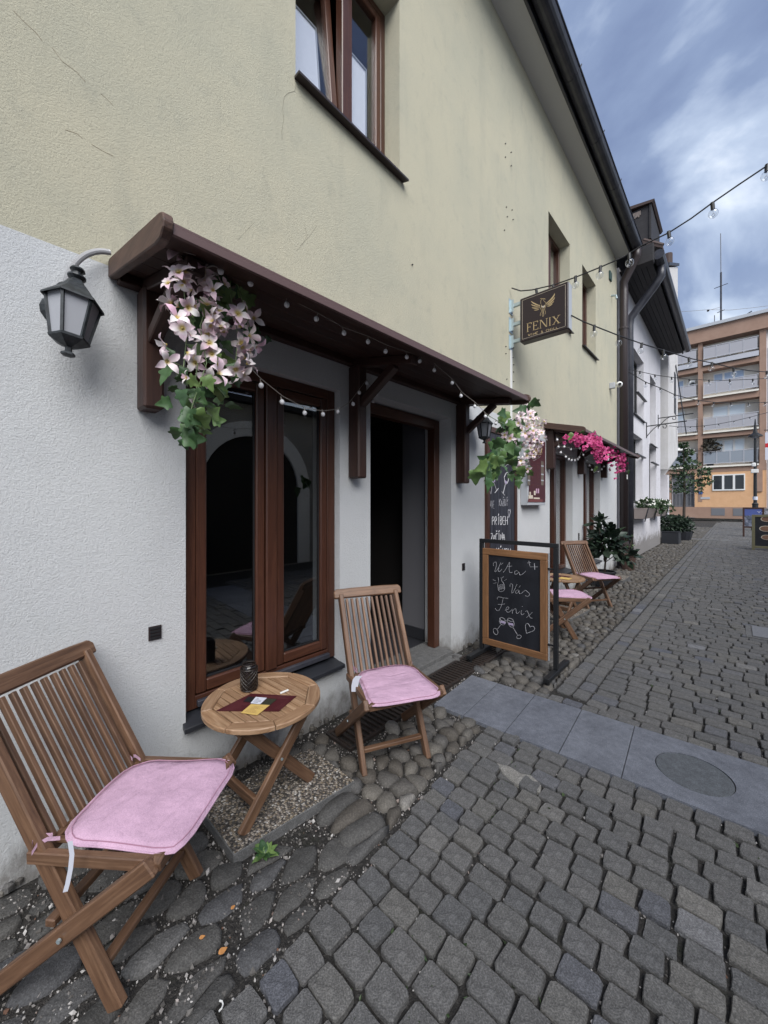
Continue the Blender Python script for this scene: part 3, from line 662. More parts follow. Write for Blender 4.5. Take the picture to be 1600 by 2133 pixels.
for (p, q) in ((a + .065, mid - .036), (mid + .036, b - .065)):
    z0, z1 = 0.440, 2.093; sx = -0.075
    for (P_, Q_, ww, hh) in (((sx, p + .028, z0), (sx, p + .028, z1), .052, .05), ((sx, q - .028, z0), (sx, q - .028, z1), .052, .05)):
        wbeam('sash', P_, Q_, ww, hh, M_winwood, w1, up=(1, 0, 0), bevel=.006)
    wbeam('sash', (sx, p + .055, z0 + .032), (sx, q - .055, z0 + .032), .05, .06, M_winwood, w1, bevel=.006)
    wbeam('sash', (sx, p + .055, z1 - .028), (sx, q - .055, z1 - .028), .05, .052, M_winwood, w1, bevel=.006)
    MB().box(sx - .006, sx - .002, p + .05, q - .05, z0 + .055, z1 - .05).build('pane', M_glass, w1)
    MB().box(sx - .001, sx + .006, p + .055, q - .055, z0 + .063, z0 + .072).box(sx - .001, sx + .006, q - .062, q - .055, z0 + .073, z1 - .06).build('seal', M_black, w1)
MB().box(-0.047, -0.02, a + .066, b - .066, 0.386, 0.418).build('drip_rail', M_gutter, w1, bevel=.004)
MB().prism([(-0.12, a + .003, 0.345), (0.045, a - .02, 0.315), (0.045, b + .01, 0.315), (-0.12, b - .003, 0.345)], (0, 0, 0.026)).build('window_sill', M_slate, w1, bevel=.003)
# far ground-floor windows
for op, lab in ((WA, None), (WB, None)):
    w = casement(op, -0.14, op[2] + .03, M_winwood, fw=.06)
    m_ = (op[0] + op[1]) / 2
    wbeam('mullion', (-0.13, m_, op[2] + .09), (-0.13, m_, op[3] - .06), .09, .06, M_winwood, w, up=(1, 0, 0))
    for (p, q) in ((op[0] + .062, m_ - .045), (m_ + .045, op[1] - .062)): MB().box(-0.146, -0.142, p, q, op[2] + .09, op[3] - .062).build('pane', M_glass, w)
    MB().prism([(-0.12, op[0] + .003, op[2] + .002), (0.04, op[0] - .02, op[2] - .026), (0.04, op[1] + .02, op[2] - .026), (-0.12, op[1] - .003, op[2] + .002)], (0, 0, 0.024)).build('window_sill', M_slate, w, bevel=.003)
# upper windows
for op in (U2, U3):
    w = casement(op, -0.19, op[2] + .02, M_winwood, fw=.055)
    m_ = (op[0] + op[1]) / 2; wbeam('mullion', (-0.18, m_, op[2] + .075), (-0.18, m_, op[3] - .06), .09, .06, M_winwood, w, up=(1, 0, 0))
    for (p, q) in ((op[0] + .057, m_ - .045), (m_ + .045, op[1] - .057)): MB().box(-0.20, -0.196, p, q, op[2] + .075, op[3] - .057).build('pane', M_glass, w)
    MB().prism([(-0.15, op[0] + .003, op[2] + .004), (0.05, op[0] - .03, op[2] - .03), (0.05, op[1] + .05, op[2] - .03), (-0.15, op[1] - .003, op[2] + .004)], (0, 0, 0.014)).build('window_sill', M_pipe, w)
w = casement(U1, -0.19, U1[2] + .02, M_winwood, fw=.05)
m_ = 1.80
wbeam('mullion', (-0.165, m_, U1[2] + .07), (-0.165, m_, U1[3] - .05), .062, .075, M_winwood, w, up=(1, 0, 0), bevel=.006)
def sash_leaf(y0, y1, z0, z1, tilt, lab=None):
    # leaf pivots on its bottom edge, top leaning inwards
    M = Matrix.Translation((-0.18, 0, z0)) @ Matrix.Rotation(-math.radians(tilt), 4, 'Y') if tilt else Matrix.Translation((-0.18, 0, z0))
    hh = z1 - z0
    s_ = MB().box(-.03, .025, y0, y0 + .055, 0, hh).box(-.03, .025, y1 - .055, y1, 0, hh).box(-.03, .025, y0 + .055, y1 - .055, 0, .055).box(-.03, .025, y0 + .055, y1 - .055, hh - .055, hh)
    s_ = s_.build('sash', M_winwood, w, M, bevel=.005)
    MB().box(-.004, 0, y0 + .05, y1 - .05, .05, hh - .05).build('pane', M_glass2, s_, M)
    MB().box(-.035, -.030, y0 + .056, y1 - .12, .056, hh * .62).build('blind', M_blind, s_, M)
    MB().box(-.0295, -.020, y1 - .122, y1 - .114, .056, hh * .62).box(-.0295, -.020, y0 + .056, y1 - .123, hh * .62 - .008, hh * .62).build('blind_edge', M_grey_metal, s_, M)
sash_leaf(U1[0] + .052, m_ - .035, U1[2] + .075, U1[3] - .055, 5.5)
sash_leaf(m_ + .035, U1[1] - .052, U1[2] + .075, U1[3] - .055, 0)
MB().prism([(-0.17, U1[0] + .003, U1[2] + .004), (0.055, U1[0] - .012, U1[2] - .032), (0.055, U1[1] + .05, U1[2] - .032), (-0.17, U1[1] - .003, U1[2] + .004)], (0, 0, 0.015)).build('window_sill', M_pipe, w)
# vents in the wall
def vent(yc, zc, w_, h_):
    v = MB().box(0.0, 0.006, yc - w_ / 2, yc + w_ / 2, zc - h_ / 2, zc + h_ / 2).build('vent_grille', M_pipe, cafe)
    for i in range(4): z = zc - h_ * .36 + i * h_ * .24; MB().box(.0065, .011, yc - w_ * .4, yc + w_ * .4, z - h_ * .06, z + h_ * .06).build('slat', M_black, v)
vent(0.540, 0.815, 0.052, 0.062); vent(3.20, 0.79, 0.045, 0.07); vent(6.9, 0.85, 0.05, 0.12); vent(8.55, 0.95, 0.05, 0.12)
# crumbly wall foot
mb = MB()
for i in range(220):
    y_ = R.uniform(-0.2, 9.6); r = R.uniform(.008, .022)
    if 1.9 < y_ < 3.0: continue
    mb.ball((R.uniform(0.0, .02), y_, R.uniform(-.015, .02)), r, 5, 3)
tag(mb.build('crumbled_wall_foot', M_river, cafe, recalc=False), kind='stuff')
# eave: soffit, gutter, roof
MB().box(0.0, 0.262, -3.2, 9.68, 6.862, 6.90).build('soffit', M_soffit, cafe)
roof = MB().prism([(0.36, -3.2, 6.98), (-5.0, -3.2, 11.2), (-5.0, -3.2, 11.28), (0.36, -3.2, 7.06)], (0, 12.95, 0)).build('roof', M_tile, cafe)
MB().box(0.263, 0.29, -3.2, 9.70, 6.84, 7.02).build('fascia_board', M_gutter, cafe)
n = 10; sec = [(0.39 - 0.098 * math.cos(PI * k / n), 6.955 - 0.098 * math.sin(PI * k / n)) for k in range(n + 1)]
mb = MB(); vs_ = []; L = len(sec)
for y_ in (-3.2, 9.70): vs_ += [(p[0], y_, p[1]) for p in sec]
mb.add(vs_, [(i, i + 1, L + i + 1, L + i) for i in range(L - 1)]); mb.prism([(p[0], 9.70, p[1]) for p in sec], (0, .004, 0)); mb.tube([(0.492, -3.2, 6.962), (0.492, 9.70, 6.962)], .011, 6)
gut = mb.build('gutter', M_gutter, cafe, smooth=False)
br = MB()
for k in range(L - 1): pass
clip = MB().prism([(0.39 - 0.103 * math.cos(PI * k / n), -.012, 6.955 - 0.103 * math.sin(PI * k / n)) for k in range(n + 1)], (0, .024, 0)).tube([(.495, 0, 6.95), (.512, 0, 6.985)], .008, 5).mesh('gutter_clip', M_gutter)
for y_ in (0.6, 1.75, 2.9, 4.05, 5.2, 6.35, 7.5, 8.65): inst('clip', clip, gut, Matrix.Translation((0, y_, 0)))
# downpipe at the end of the cafe house
mb = MB().tube([(0.39, 9.60, 6.88), (0.39, 9.62, 6.74), (0.12, 9.80, 6.36), (0.12, 9.80, 6.15), (0.12, 9.80, 0.55)], .088, 12).build('downpipe', M_pipe, cafe, smooth=True)
for z in (5.3, 2.1): MB().lathe([(.10, 0), (.10, .03), (.093, .04)], (0.12, 9.80, z), 12).build('collar', M_pipe, mb)
MB().lathe([(.112, -.03), (.112, .5), (.10, .56), (.09, .57)], (.12, 9.80, 0), 12).build('pipe_foot', M_pipe, mb)
tag(MB().box(.19, .20, 9.73, 9.77, 1.95, 2.05).build('sticker', M_white_plastic, mb))
# small fixtures on the wall, cracks and old bolt holes
def decal_strokes(name, mat_, parent, strokes, place, r=0.0016, flat=None):
    mb = MB()
    for st in strokes: mb.tube([place(*p) for p in st], r, 4)
    return mb.build(name, mat_, parent, recalc=False)
PR = lambda px, py: onx(px, py, 0.0005)
M_crack = mat('crack', (0.16, 0.145, 0.12), 0.95); M_crackb = mat('rusty_scratch', (0.30, 0.24, 0.17), 0.95)
decal_strokes('wall_crack', M_crack, cafe, [[(617, 176), (614, 190), (600, 194), (592, 202), (589, 225), (591, 250), (587, 275), (588, 290)]], PR, .0007)
decal_strokes('wall_crack', M_crackb, cafe, [[(28, 22), (50, 45), (75, 68), (88, 85)], [(108, 98), (130, 128), (160, 150), (178, 170)], [(210, 195), (222, 205), (236, 220)], [(135, 270), (160, 278), (172, 288)], [(190, 300), (215, 315), (236, 325)]], PR, .0007)
decal_strokes('wall_crack', M_crack, cafe, [[(495, 500), (512, 482), (528, 465)], [(634, 468), (640, 490), (630, 510), (618, 522)], [(660, 470), (645, 492), (625, 512)]], PR, .0004)
bolt = MB().tube([(0, 0, 0), (.012, 0, 0)], .006, 5).mesh('bolt', M_black)
for p in ((1052, 300), (1064, 318), (1052, 328), (1064, 346), (1054, 432), (1066, 438), (1056, 452), (1068, 458), (1050, 480), (858, 552), (1053, 722), (1053, 737), (1069, 725), (1068, 745), (1069, 760), (1055, 790), (1069, 775), (1069, 795)): inst('bolt', bolt, cafe, Matrix.Translation(onx(*p)))
cm = thing('security_camera', 'small white ball camera on a bracket near the house corner', 'camera', (0, 9.1, 3.9))
MB().box(0, .10, 9.02, 9.10, 3.83, 3.95).build('bracket', M_grey_metal, cm, bevel=.006); MB().ball((.17, 9.10, 3.90), .062, 12, 8).build('ball', M_white_plastic, cm, smooth=True); MB().tube([(.19, 9.03, 3.885), (.20, 9.0, 3.88)], .03, 10).build('lens', M_black, cm)
gb = thing('junction_box', 'small dark green box fixed high on the yellow wall', 'box', (0, 9.05, 6.2)); MB().box(0.0, .03, 8.98, 9.14, 6.12, 6.3).build('case', mat('dark_green_paint', (.03, .07, .065), .6), gb, bevel=.005)
hk = thing('wall_hook', 'small metal hook on the yellow wall below a green box', 'hook', (0, 9.2, 5.8)); MB().tube([(0, 9.2, 5.86), (.09, 9.2, 5.83), (.10, 9.2, 5.76)], .022, 6).build('arm', M_galv, hk)

# ================================================================== CANOPIES
def canopy(name, label, ya, yb, ends, posts, group):
    """ends: (x, z at the wall, z at the front) for the near and the far end; posts: (y, bottom z)"""
    t = thing(name, label, 'canopy', (0, (ya + yb) / 2, ends[0][1]), group)
    (xa, wa, fa), (xb, wb, fb) = ends
    def pt(u, v, dz=0.0):      # u along the wall 0..1, v from wall to front 0..1
        x = (xa + (xb - xa) * u) * v; z = (wa + (wb - wa) * u) * (1 - v) + (fa + (fb - fa) * u) * v
        return Vector((x + .003, ya + (yb - ya) * u, z + dz))
    e = .03 / (yb - ya); nb = 5
    for i in range(nb):
        v0, v1 = i / nb + .002, (i + 1) / nb - .002
        P = [pt(e, v0, -.022), pt(e, v1, -.022), pt(1 - e, v1, -.022), pt(1 - e, v0, -.022)]
        MB().prism(P, (0, 0, .022)).build('roof_board', M_brown, t, bevel=.0015)
    P = [pt(e, 0, .004), pt(e, 1.03, .004), pt(1 - e, 1.03, .004), pt(1 - e, 0, .004)]
    MB().prism(P, (0, 0, .008)).build('roof_sheet', M_flash, t)
    P = [pt(e, 1.004, -.026), pt(e, 1.034, -.026), pt(1 - e, 1.034, -.026), pt(1 - e, 1.004, -.026)]
    MB().prism(P, (0, 0, .029)).build('front_trim', M_flash, t, bevel=.002)
    for u, off in ((0, 0), (1, -.03)):
        P = [pt(u, 0, -.058), pt(u, .93, -.054), pt(u, 1.0, -.046), pt(u, 1.045, -.02), pt(u, 1.055, .004), pt(u, 1.04, .026), pt(u, 1.0, .034), pt(u, .04, .022), pt(u, 0, .012)]
        MB().prism([p + Vector((0, off, 0)) for p in P], (0, .03, 0)).build('barge_board', M_barge, t, bevel=.004)
    wbeam('wall_beam', pt(e, 0, -.05) + Vector((.026, 0, 0)), pt(1 - e, 0, -.05) + Vector((.026, 0, 0)), .05, .054, M_brown, t)
    for yp, pz in posts:
        u = (yp - ya) / (yb - ya); w_ = .08; xx = .108; zw = pt(u, 0).z
        wbeam('post', (xx / 2 + .001, yp, pz), (xx / 2 + .001, yp, zw - .08), w_, xx, M_brown, t, up=(1, 0, 0), bevel=.010)
        wbeam('arm', pt(u, .01, -.05), pt(u, .86, -.05), .06, .05, M_brown, t, bevel=.004)
        wbeam('strut', (xx - .01, yp, zw - (.34 if pz < 1.7 else .30)), pt(u, .62, -.075), .05, .055, M_brown, t, bevel=.005)
    return t
M_barge = wood('weathered_brown_board', (0.088, 0.047, 0.035), (0.035, 0.020, 0.017), (0.125, 0.070, 0.050), 0.6)
canopy('wooden_canopy', 'brown wooden canopy above the big window and open door', 0.365, 3.27, ((.665, 2.41, 2.245), (.60, 2.42, 2.325)), ((0.508, 1.81), (1.748, 1.575), (3.10, 1.595)), 'brown wooden canopies on the cafe wall')
canopy('wooden_canopy', 'smaller brown wooden canopy beyond the hanging sign, draped with magenta flowers', 5.30, 8.75, ((.50, 2.51, 2.37), (.55, 2.50, 2.33)), ((5.43, 1.89), (6.86, 1.90), (8.36, 1.915)), 'brown wooden canopies on the cafe wall')

# ================================================================== NEIGHBOUR HOUSES
nb_ = thing('grey_house', 'pale grey rendered house with dark boarded eaves and window boxes', 'house', (0, 13.3, 0))
NA = [(11.55, 13.15, 3.78, 5.50), (14.25, 15.45, 3.30, 5.45), (11.52, 12.95, 1.42, 3.26), (14.1, 15.5, 1.38, 3.26)]
mb = MB(); sheet(mb, 9.93, 16.5, -0.06, 6.8, NA, 0.26)
mb.quad((0, 16.5, -.06), (-.8, 16.5, -.06), (-.8, 16.5, 6.8), (0, 16.5, 6.8)); mb.quad((0, 9.93, -.06), (0, 9.93, 6.8), (-.8, 9.93, 6.8), (-.8, 9.93, -.06))
mb.build('wall', M_reveal2, nb_, recalc=False)
for (a, b, c, d) in NA:
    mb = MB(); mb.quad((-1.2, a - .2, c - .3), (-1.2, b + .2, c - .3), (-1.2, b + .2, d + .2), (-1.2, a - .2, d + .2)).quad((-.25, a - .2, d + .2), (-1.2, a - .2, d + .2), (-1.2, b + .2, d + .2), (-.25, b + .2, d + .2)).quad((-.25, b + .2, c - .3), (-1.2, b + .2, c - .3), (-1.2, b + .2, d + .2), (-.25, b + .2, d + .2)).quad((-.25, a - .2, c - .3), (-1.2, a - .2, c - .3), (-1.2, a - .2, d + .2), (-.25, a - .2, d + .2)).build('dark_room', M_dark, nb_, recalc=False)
    w = MB().box(-.23, -.17, a + .003, a + .06, c, d - .002).box(-.23, -.17, b - .06, b - .003, c, d - .002).box(-.23, -.17, a + .06, b - .06, d - .06, d - .002).box(-.23, -.17, a + .06, b - .06, c + .001, c + .06).box(-.22, -.175, (a + b) / 2 - .03, (a + b) / 2 + .03, c + .06, d - .06).box(-.22, -.175, a + .06, (a + b) / 2 - .03, c + (d - c) * .62, c + (d - c) * .62 + .05).build('window', M_black, nb_)
    MB().box(-.205, -.20, a + .05, b - .05, c + .05, d - .05).build('pane', M_glass, w)
    if c > 2.5: MB().prism([(-.16, a + .003, c + .004), (.06, a - .03, c - .03), (.06, b + .05, c - .03), (-.16, b - .003, c + .004)], (0, 0, .014)).build('window_sill', M_slate, w)
    MB().box(.002, .075, a + .25, b + .10, c + (d - c) * .70, c + (d - c) * .70 + .035).build('ledge', M_slate, w, bevel=.004) if c < 2.5 else None
    MB().box(.002, .075, a + .35, b + .06, c + (d - c) * .34, c + (d - c) * .34 + .03).build('ledge', M_slate, w, bevel=.004) if c > 3.6 else None
# eave of boards, fascia and round gutter
for i in range(6):
    x0 = 0.0 + i * .098; MB().box(x0 + .002, x0 + .096, 9.98, 16.75, 6.70 + R.uniform(-.004, .004), 6.725).build('eave_board', M_roofwood, nb_, bevel=.003)
MB().box(.59, .625, 9.98, 16.78, 6.66, 6.86).build('fascia_board', M_roofwood, nb_)
g = MB().tube([(.73, 9.98, 6.80), (.73, 16.82, 6.80)], .105, 12).build('gutter', M_gutter, nb_, smooth=False)
MB().prism([(0.80, 9.98, 6.90), (-4, 9.98, 10.4), (-4, 9.98, 10.5), (.80, 9.98, 6.98)], (0, 6.8, 0)).build('roof', M_tile, nb_)
for i in range(14):
    MB().tube([(.80 - i * .02, 10.02 + i * .48, 6.965 + i * .014), (.45, 10.02 + i * .48, 7.24)], .05, 6).build('ridge_tile', M_tile, nb_)
MB().box(.20, .66, 9.80, 9.975, 6.62, 7.0).build('eave_end_box', M_roofwood, nb_, bevel=.006)
MB().tube([(.73, 10.35, 6.72), (.73, 10.36, 6.5), (.60, 10.4, 6.33), (.15, 10.42, 5.78), (.12, 10.42, 5.6), (.12, 10.42, .06)], .085, 12).build('downpipe', M_gutter, nb_, smooth=True)
MB().box(.03, .22, 10.3, 10.56, -.03, .10).build('pipe_shoe', M_rust, nb_, bevel=.01)
dmr = MB().box(-.7, .56, 10.02, 11.2, 7.24, 7.98).build('dormer', M_roofwood, nb_)
MB().prism([(-.9, 9.96, 8.16), (.62, 9.96, 7.98), (.66, 9.96, 8.03), (-.9, 9.96, 8.26)], (0, 1.35, 0)).build('dormer_roof', M_tile, dmr)
MB().box(.565, .60, 9.99, 11.25, 7.22, 7.975).build('side_board', M_roofwood, dmr)
for i in range(12): MB().box(.12 + i * .024, .139 + i * .024, 10.005, 10.018, 7.70 + .012 * i + R.uniform(-.03, .03), 7.93).build('broken_lath', M_rail2, dmr)
# curled iron sign brackets on the grey house
def iron_bracket(loc, label):
    t = thing('iron_bracket', label, 'bracket', loc, 'wrought iron brackets on the grey house')
    x, y_, z = loc
    MB().box(.002, .02, y_ - .02, y_ + .02, z - .35, z + .12).build('plate', M_black, t)
    MB().tube([(.02, y_, z), (.95, y_, z + .02)], .016, 5).build('bar', M_black, t)
    MB().tube([(.02 + .35 * k / 10, y_, z - .30 + .30 * math.sin(k / 10 * PI / 2)) for k in range(11)] + [(.45 + .05 * math.cos(q), y_, z - .06 + .06 * math.sin(q)) for q in (1.2, 0, -1.2, -2.4, -3.6)], .012, 5).build('scroll', M_black, t)
    return t
iron_bracket((0, 13.55, 3.72), 'curled iron bracket between the two window columns of the grey house')
iron_bracket((0, 15.9, 4.35), 'curled iron bracket at the far end of the grey house')
tb = thing('bay_house', 'tall pale concrete house with a jutting bay over a white pillar', 'house', (0, 18, 0))
MB().prism([(0.0, 16.83, 2.64), (.19, 16.83, 2.64), (.19, 16.83, 9.2), (0, 16.83, 9.2)], (0, .001, 0)).build('bay_end', M_concrete, tb) if False else None
mb = MB().prism([(.19, 16.83, 2.66), (.19, 19.95, 3.42), (.19, 19.95, 11.35), (.19, 16.83, 9.9)], (-3.2, 0, 0)); mb.build('bay', M_concrete, tb)
MB().prism([(.19, 19.96, 3.40), (-.25, 19.96, 2.62), (-.6, 19.96, 2.62), (-.6, 19.96, 3.4)], (0, -.25, 0)).build('corbel', M_concrete, tb, bevel=.01)
MB().box(-.62, -.10, 19.45, 19.94, -.05, 2.62).build('pillar', M_reveal2, tb)
MB().box(-3.0, -.55, 16.6, 19.9, -.05, 2.6).build('lower_wall', M_reveal2, tb)
MB().box(-.54, -.5, 17.0, 18.1, .05, 2.3).build('door', M_slate, tb)
MB().prism([(.24, 16.75, 9.93), (.24, 20.02, 11.42), (.24, 20.02, 11.52), (.24, 16.75, 10.03)], (-3.4, 0, 0)).build('roof_edge', M_slate, tb)
MB().tube([(.0, 18.5, 9.9), (.0, 18.5, 11.25)], .16, 12).build('chimney', M_tile, tb)
w = MB().box(.191, .21, 18.6, 19.1, 5.0, 6.6).build('window', M_slate, tb)
MB().prism([(.19, 19.0, 6.95), (.50, 19.3, 4.2), (.53, 19.3, 4.22), (.22, 19.0, 7.0)], (0, .08, 0)).build('open_shutter', M_slate, tb)
# the facade across the lane (seen in the window panes)
op = thing('opposite_house', 'grey house across the lane with a pale stone arch, mirrored in the window', 'house', (5.6, 3, 0))
OX = 5.6
mb = MB(); mb.box(OX, OX + 4, -5, 15, -.05, 3.55); mb.build('wall', M_opp, op)
n = 16; yc, rr = 4.05, 1.12
outer = [(yc - rr - .32, 0)] + [(yc - (rr + .32) * math.cos(PI * k / n), 1.75 + (rr + .32) * math.sin(PI * k / n)) for k in range(n + 1)] + [(yc + rr + .32, 0)]
inner = [(yc - rr, 0)] + [(yc - rr * math.cos(PI * k / n), 1.75 + rr * math.sin(PI * k / n)) for k in range(n + 1)] + [(yc + rr, 0)]
mb = MB()
for i in range(len(outer) - 1):
    mb.prism([(OX - .08, *outer[i]), (OX - .08, *outer[i + 1]), (OX - .08, *inner[i + 1]), (OX - .08, *inner[i])], (.075, 0, 0))
mb.build('arch', M_opparch, op)
MB().prism([(OX - .016, *p) for p in inner], (.012, 0, 0)).build('gateway', M_dark, op)
MB().box(OX - .18, OX + 4, -5, 15, 3.551, 3.67).build('eave', M_roofwood, op)

# ================================================================== APARTMENT BLOCK
AY = 42.0
ap = thing('apartment_block', 'orange and brown five-storey apartment block with glazed grey balconies', 'apartment block', (0.5, 43, 0))
X0, X1, XC0, XC1, XR0, XR1 = -7.0, 3.78, -0.36, -0.06, 3.38, 3.76
RY = AY + .85
MB().box(X0, X1, RY + .01, AY + 12, 0, 15.2).build('wall', M_cream, ap)
MB().box(X0, X1, AY - .01, RY + .3, .2, 1.15).build('plinth', M_bandbrown, ap)
MB().box(-0.58, X1, AY, RY, 1.151, 4.08).build('ground_wall', M_orange, ap)
MB().box(X0, -2.2, AY, RY, .2, 4.08).build('ground_wall', M_bandbrown, ap)
MB().box(X0, -.581, AY - .012, RY, .2, .25).build('threshold', M_slabside, ap)
MB().box(-2.19, -.585, AY + .35, AY + .45, .25, 3.9).build('gate_back', M_steel_gate, ap)
gt = MB().box(-2.15, -.6, AY + .25, AY + .3, .28, 1.2).build('gate', M_steel_gate, ap)
for i in range(7): MB().box(-2.15 + i * .25, -2.11 + i * .25, AY + .2, AY + .249, .28, 3.5).build('gate_bar', M_rail if i % 3 == 0 else M_steel_gate, gt)
for i, z in enumerate((1.2, 2.3, 3.4)): MB().box(-2.15, -.6, AY + .19, AY + .199, z, z + .06).build('gate_bar', M_steel_gate, gt)
zf = [4.08, 4.72, 7.02, 7.40, 9.92, 10.52, 12.72, 13.5, 15.15, 16.55]
MB().box(X0, X1, AY - .015, RY, 4.081, 4.62).build('band', M_bandbrown, ap)
MB().box(X0, XR0 - .001, AY, RY, 7.0, 7.32).build('band', M_bandbrown, ap); MB().box(X0, XR0 - .001, AY, RY, 9.92, 10.42).build('band', M_bandbrown, ap); MB().box(X0, XR0 - .001, AY, RY, 12.74, 13.1).build('band', M_bandbrown, ap)
MB().box(X0, X1 + .5, AY - .25, RY, 15.16, 16.3).build('band', M_bandbrown, ap); MB().box(X0, X1 + .6, AY - .45, AY + 12, 16.301, 16.55).build('roof_edge', M_grey_metal, ap)
for (a, b) in ((XC0, XC1), (XR0, XR1)): MB().box(a, b, AY - .02, RY, 4.621, 15.159).build('column', M_bandbrown, ap)
MB().box(XC0, XC1 - .02, AY - .018, AY - .002, 1.6, 4.07).build('column', M_bandbrown, ap); MB().box(3.2, 3.55, AY - .12, AY - .002, 2.4, 4.3).build('panel', M_bandbrown, ap)
MB().box(XR1 + .001, X1 + 3.5, AY + .4, AY + 12, 0, 15.15).build('wall', M_reveal2, ap)
MB().tube([(3.86, AY - .03, 1), (3.86, AY - .03, 13.6)], .05, 6).build('drainpipe', M_grey_metal, ap)
PM = {}
def balcony(x0, x1, z0, z1, n, m, ledge):
    bb = MB().box(x0, x1, AY - .10, RY - .001, z0 - .30, z0 - .20).box(x0, x1, AY - .17, AY - .101, z0 - .32 - ledge, z0 - .18).build('balcony', M_rail if ledge else M_cream, ap)
    w_ = (x1 - x0 - .1) / n
    for i in range(n):
        a = x0 + .05 + i * w_
        MB().box(a + .03, a + w_ - .03, AY - .14, AY - .11, z0 + .04, z1 - .04).build('panel', m, bb)
        MB().box(a - .02, a + .025, AY - .16, AY - .10, z0 - .1, z1).build('rail_post', M_rail, bb)
    MB().box(x0, x1, AY - .165, AY - .095, z1 + .001, z1 + .05).build('handrail', M_rail, bb); MB().box(x0 + .03, x1 - .03, AY - .158, AY - .10, z0 - .02, z0 + .035).build('rail', M_rail, bb)
    return bb
lev = [(4.80, 5.78, 0.0), (7.68, 8.68, 0.0), (10.70, 11.65, 0.0), (13.72, 14.65, .25)]
for i, (z0, z1, lg) in enumerate(lev):
    balcony(XC1 + .04, XR0 - .04, z0, z1, 4, M_panelb if i == 0 else M_panel, lg)
    balcony(-4.2, XC0 - .03, z0, z1, 4, M_panelb if i == 0 else M_panel, lg)
def apt_window(x0, x1, z0, z1, n, y_=RY, lab=None, fm=M_white_plastic, gm=M_aptglass):
    w = MB().box(x0, x1, y_ - .07, y_ + .005, z0, z0 + .10).box(x0, x1, y_ - .07, y_ + .005, z1 - .10, z1)
    ws = (x1 - x0) / n
    for i in range(n + 1): q = x0 + i * ws; w.box(max(x0, q - .07), min(x1, q + .07), y_ - .07, y_ + .005, z0 + .10, z1 - .10)
    w = w.build('window', fm, ap)
    for i in range(n): MB().box(x0 + i * ws + .06, x0 + (i + 1) * ws - .06, y_ - .03, y_ - .02, z0 + .09, z1 - .09).build('pane', gm, w)
    return w
M_darkpane = mat('dark_pane', (.03, .035, .04), .05); M_palepane = mat('pale_curtained_pane', (.66, .75, .82), .1)
apt_window(.92, 2.16, 13.9, 15.0, 2, gm=M_aptglass); apt_window(.60, 2.55, 11.0, 12.55, 3); apt_window(.55, 2.60, 8.0, 9.75, 2, gm=M_palepane); apt_window(.60, 2.55, 5.1, 6.85, 3, gm=M_palepane)
apt_window(-2.1, -1.3, 13.9, 15.0, 1); apt_window(-2.4, -1.35, 11.0, 12.5, 1, gm=M_aptglass); apt_window(-2.4, -1.30, 8.0, 9.7, 1, gm=M_palepane); apt_window(-2.4, -1.30, 5.1, 6.8, 1)
gw = apt_window(.58, 2.56, 2.52, 3.86, 3, AY - .002, gm=M_darkpane); gw['label'] = 'white three-part window in the orange ground floor'
for i in range(3): MB().box(.5 + i * 1.35, 1.35 + i * 1.35, AY - .03, AY - .012, .45, 1.05).build('cellar_grille', M_steel_gate, ap)
MB().box(-.2, .42, AY - .03, AY - .002, 1.82, 2.0).build('street_plate', M_grey_metal, ap); MB().box(-.30, -.05, AY - .05, AY - .021, 2.25, 2.5).build('house_number_plate', mat('blue_enamel', (.05, .11, .30), .3), ap)
ac = thing('air_conditioner', 'white air conditioner unit on the third-floor balcony wall', 'air conditioner', (-.75, 42.8, 11.7)); MB().box(-.98, -.55, AY + .40, AY + .70, 11.55, 12.2).build('case', M_white_plastic, ac, bevel=.02); MB().lathe([(.17, 0), (.17, .02), (.05, .03)], (-.76, AY + .39, 11.88), 14, M=Matrix.Rotation(PI / 2, 3, 'X')).build('fan_grille', M_black, ac); MB().box(-1.02, -.5, AY + .4, AY + .84, 11.47, 11.52).build('shelf', M_grey_metal, ac)
pu = thing('parasol', 'white parasol open on the first-floor balcony', 'parasol', (-1.7, 42.6, 4.8)); MB().lathe([(1.15, 6.05), (1.12, 6.13), (.6, 6.32), (.05, 6.45)], (-1.65, AY + .45, 0), 10).build('canopy', M_white_plastic, pu); MB().tube([(-1.65, AY + .45, 4.55), (-1.65, AY + .45, 6.4)], .03, 6).build('pole', M_rail, pu)
an = thing('roof_antenna', 'tall thin mast with cross arms on the apartment block roof', 'antenna', (1.05, 44, 16.5))
MB().tube([(1.07, 44, 16.5), (1.07, 44, 21.6)], .07, 6).build('mast', M_gutter, an); MB().tube([(1.07, 44, 21.6), (1.05, 44, 25.0)], .028, 5).build('whip', M_gutter, an)
for z, l in ((20.4, .45), (18.2, .25), (17.3, .35)): MB().tube([(1.07 - l, 44, z - .04), (1.07 + l, 44, z + .06)], .03, 5).build('cross_arm', M_gutter, an)
MB().tube([(1.9, 44, 17.0), (3.0, 44, 17.55)], .045, 5).build('yagi_boom', M_gutter, an); MB().tube([(2.2, 44, 16.5), (2.2, 44, 17.3)], .03, 5).build('yagi_pole', M_gutter, an); MB().tube([(.65, 44, 16.5), (.65, 44, 18.0)], .03, 5).build('side_pole', M_gutter, an)
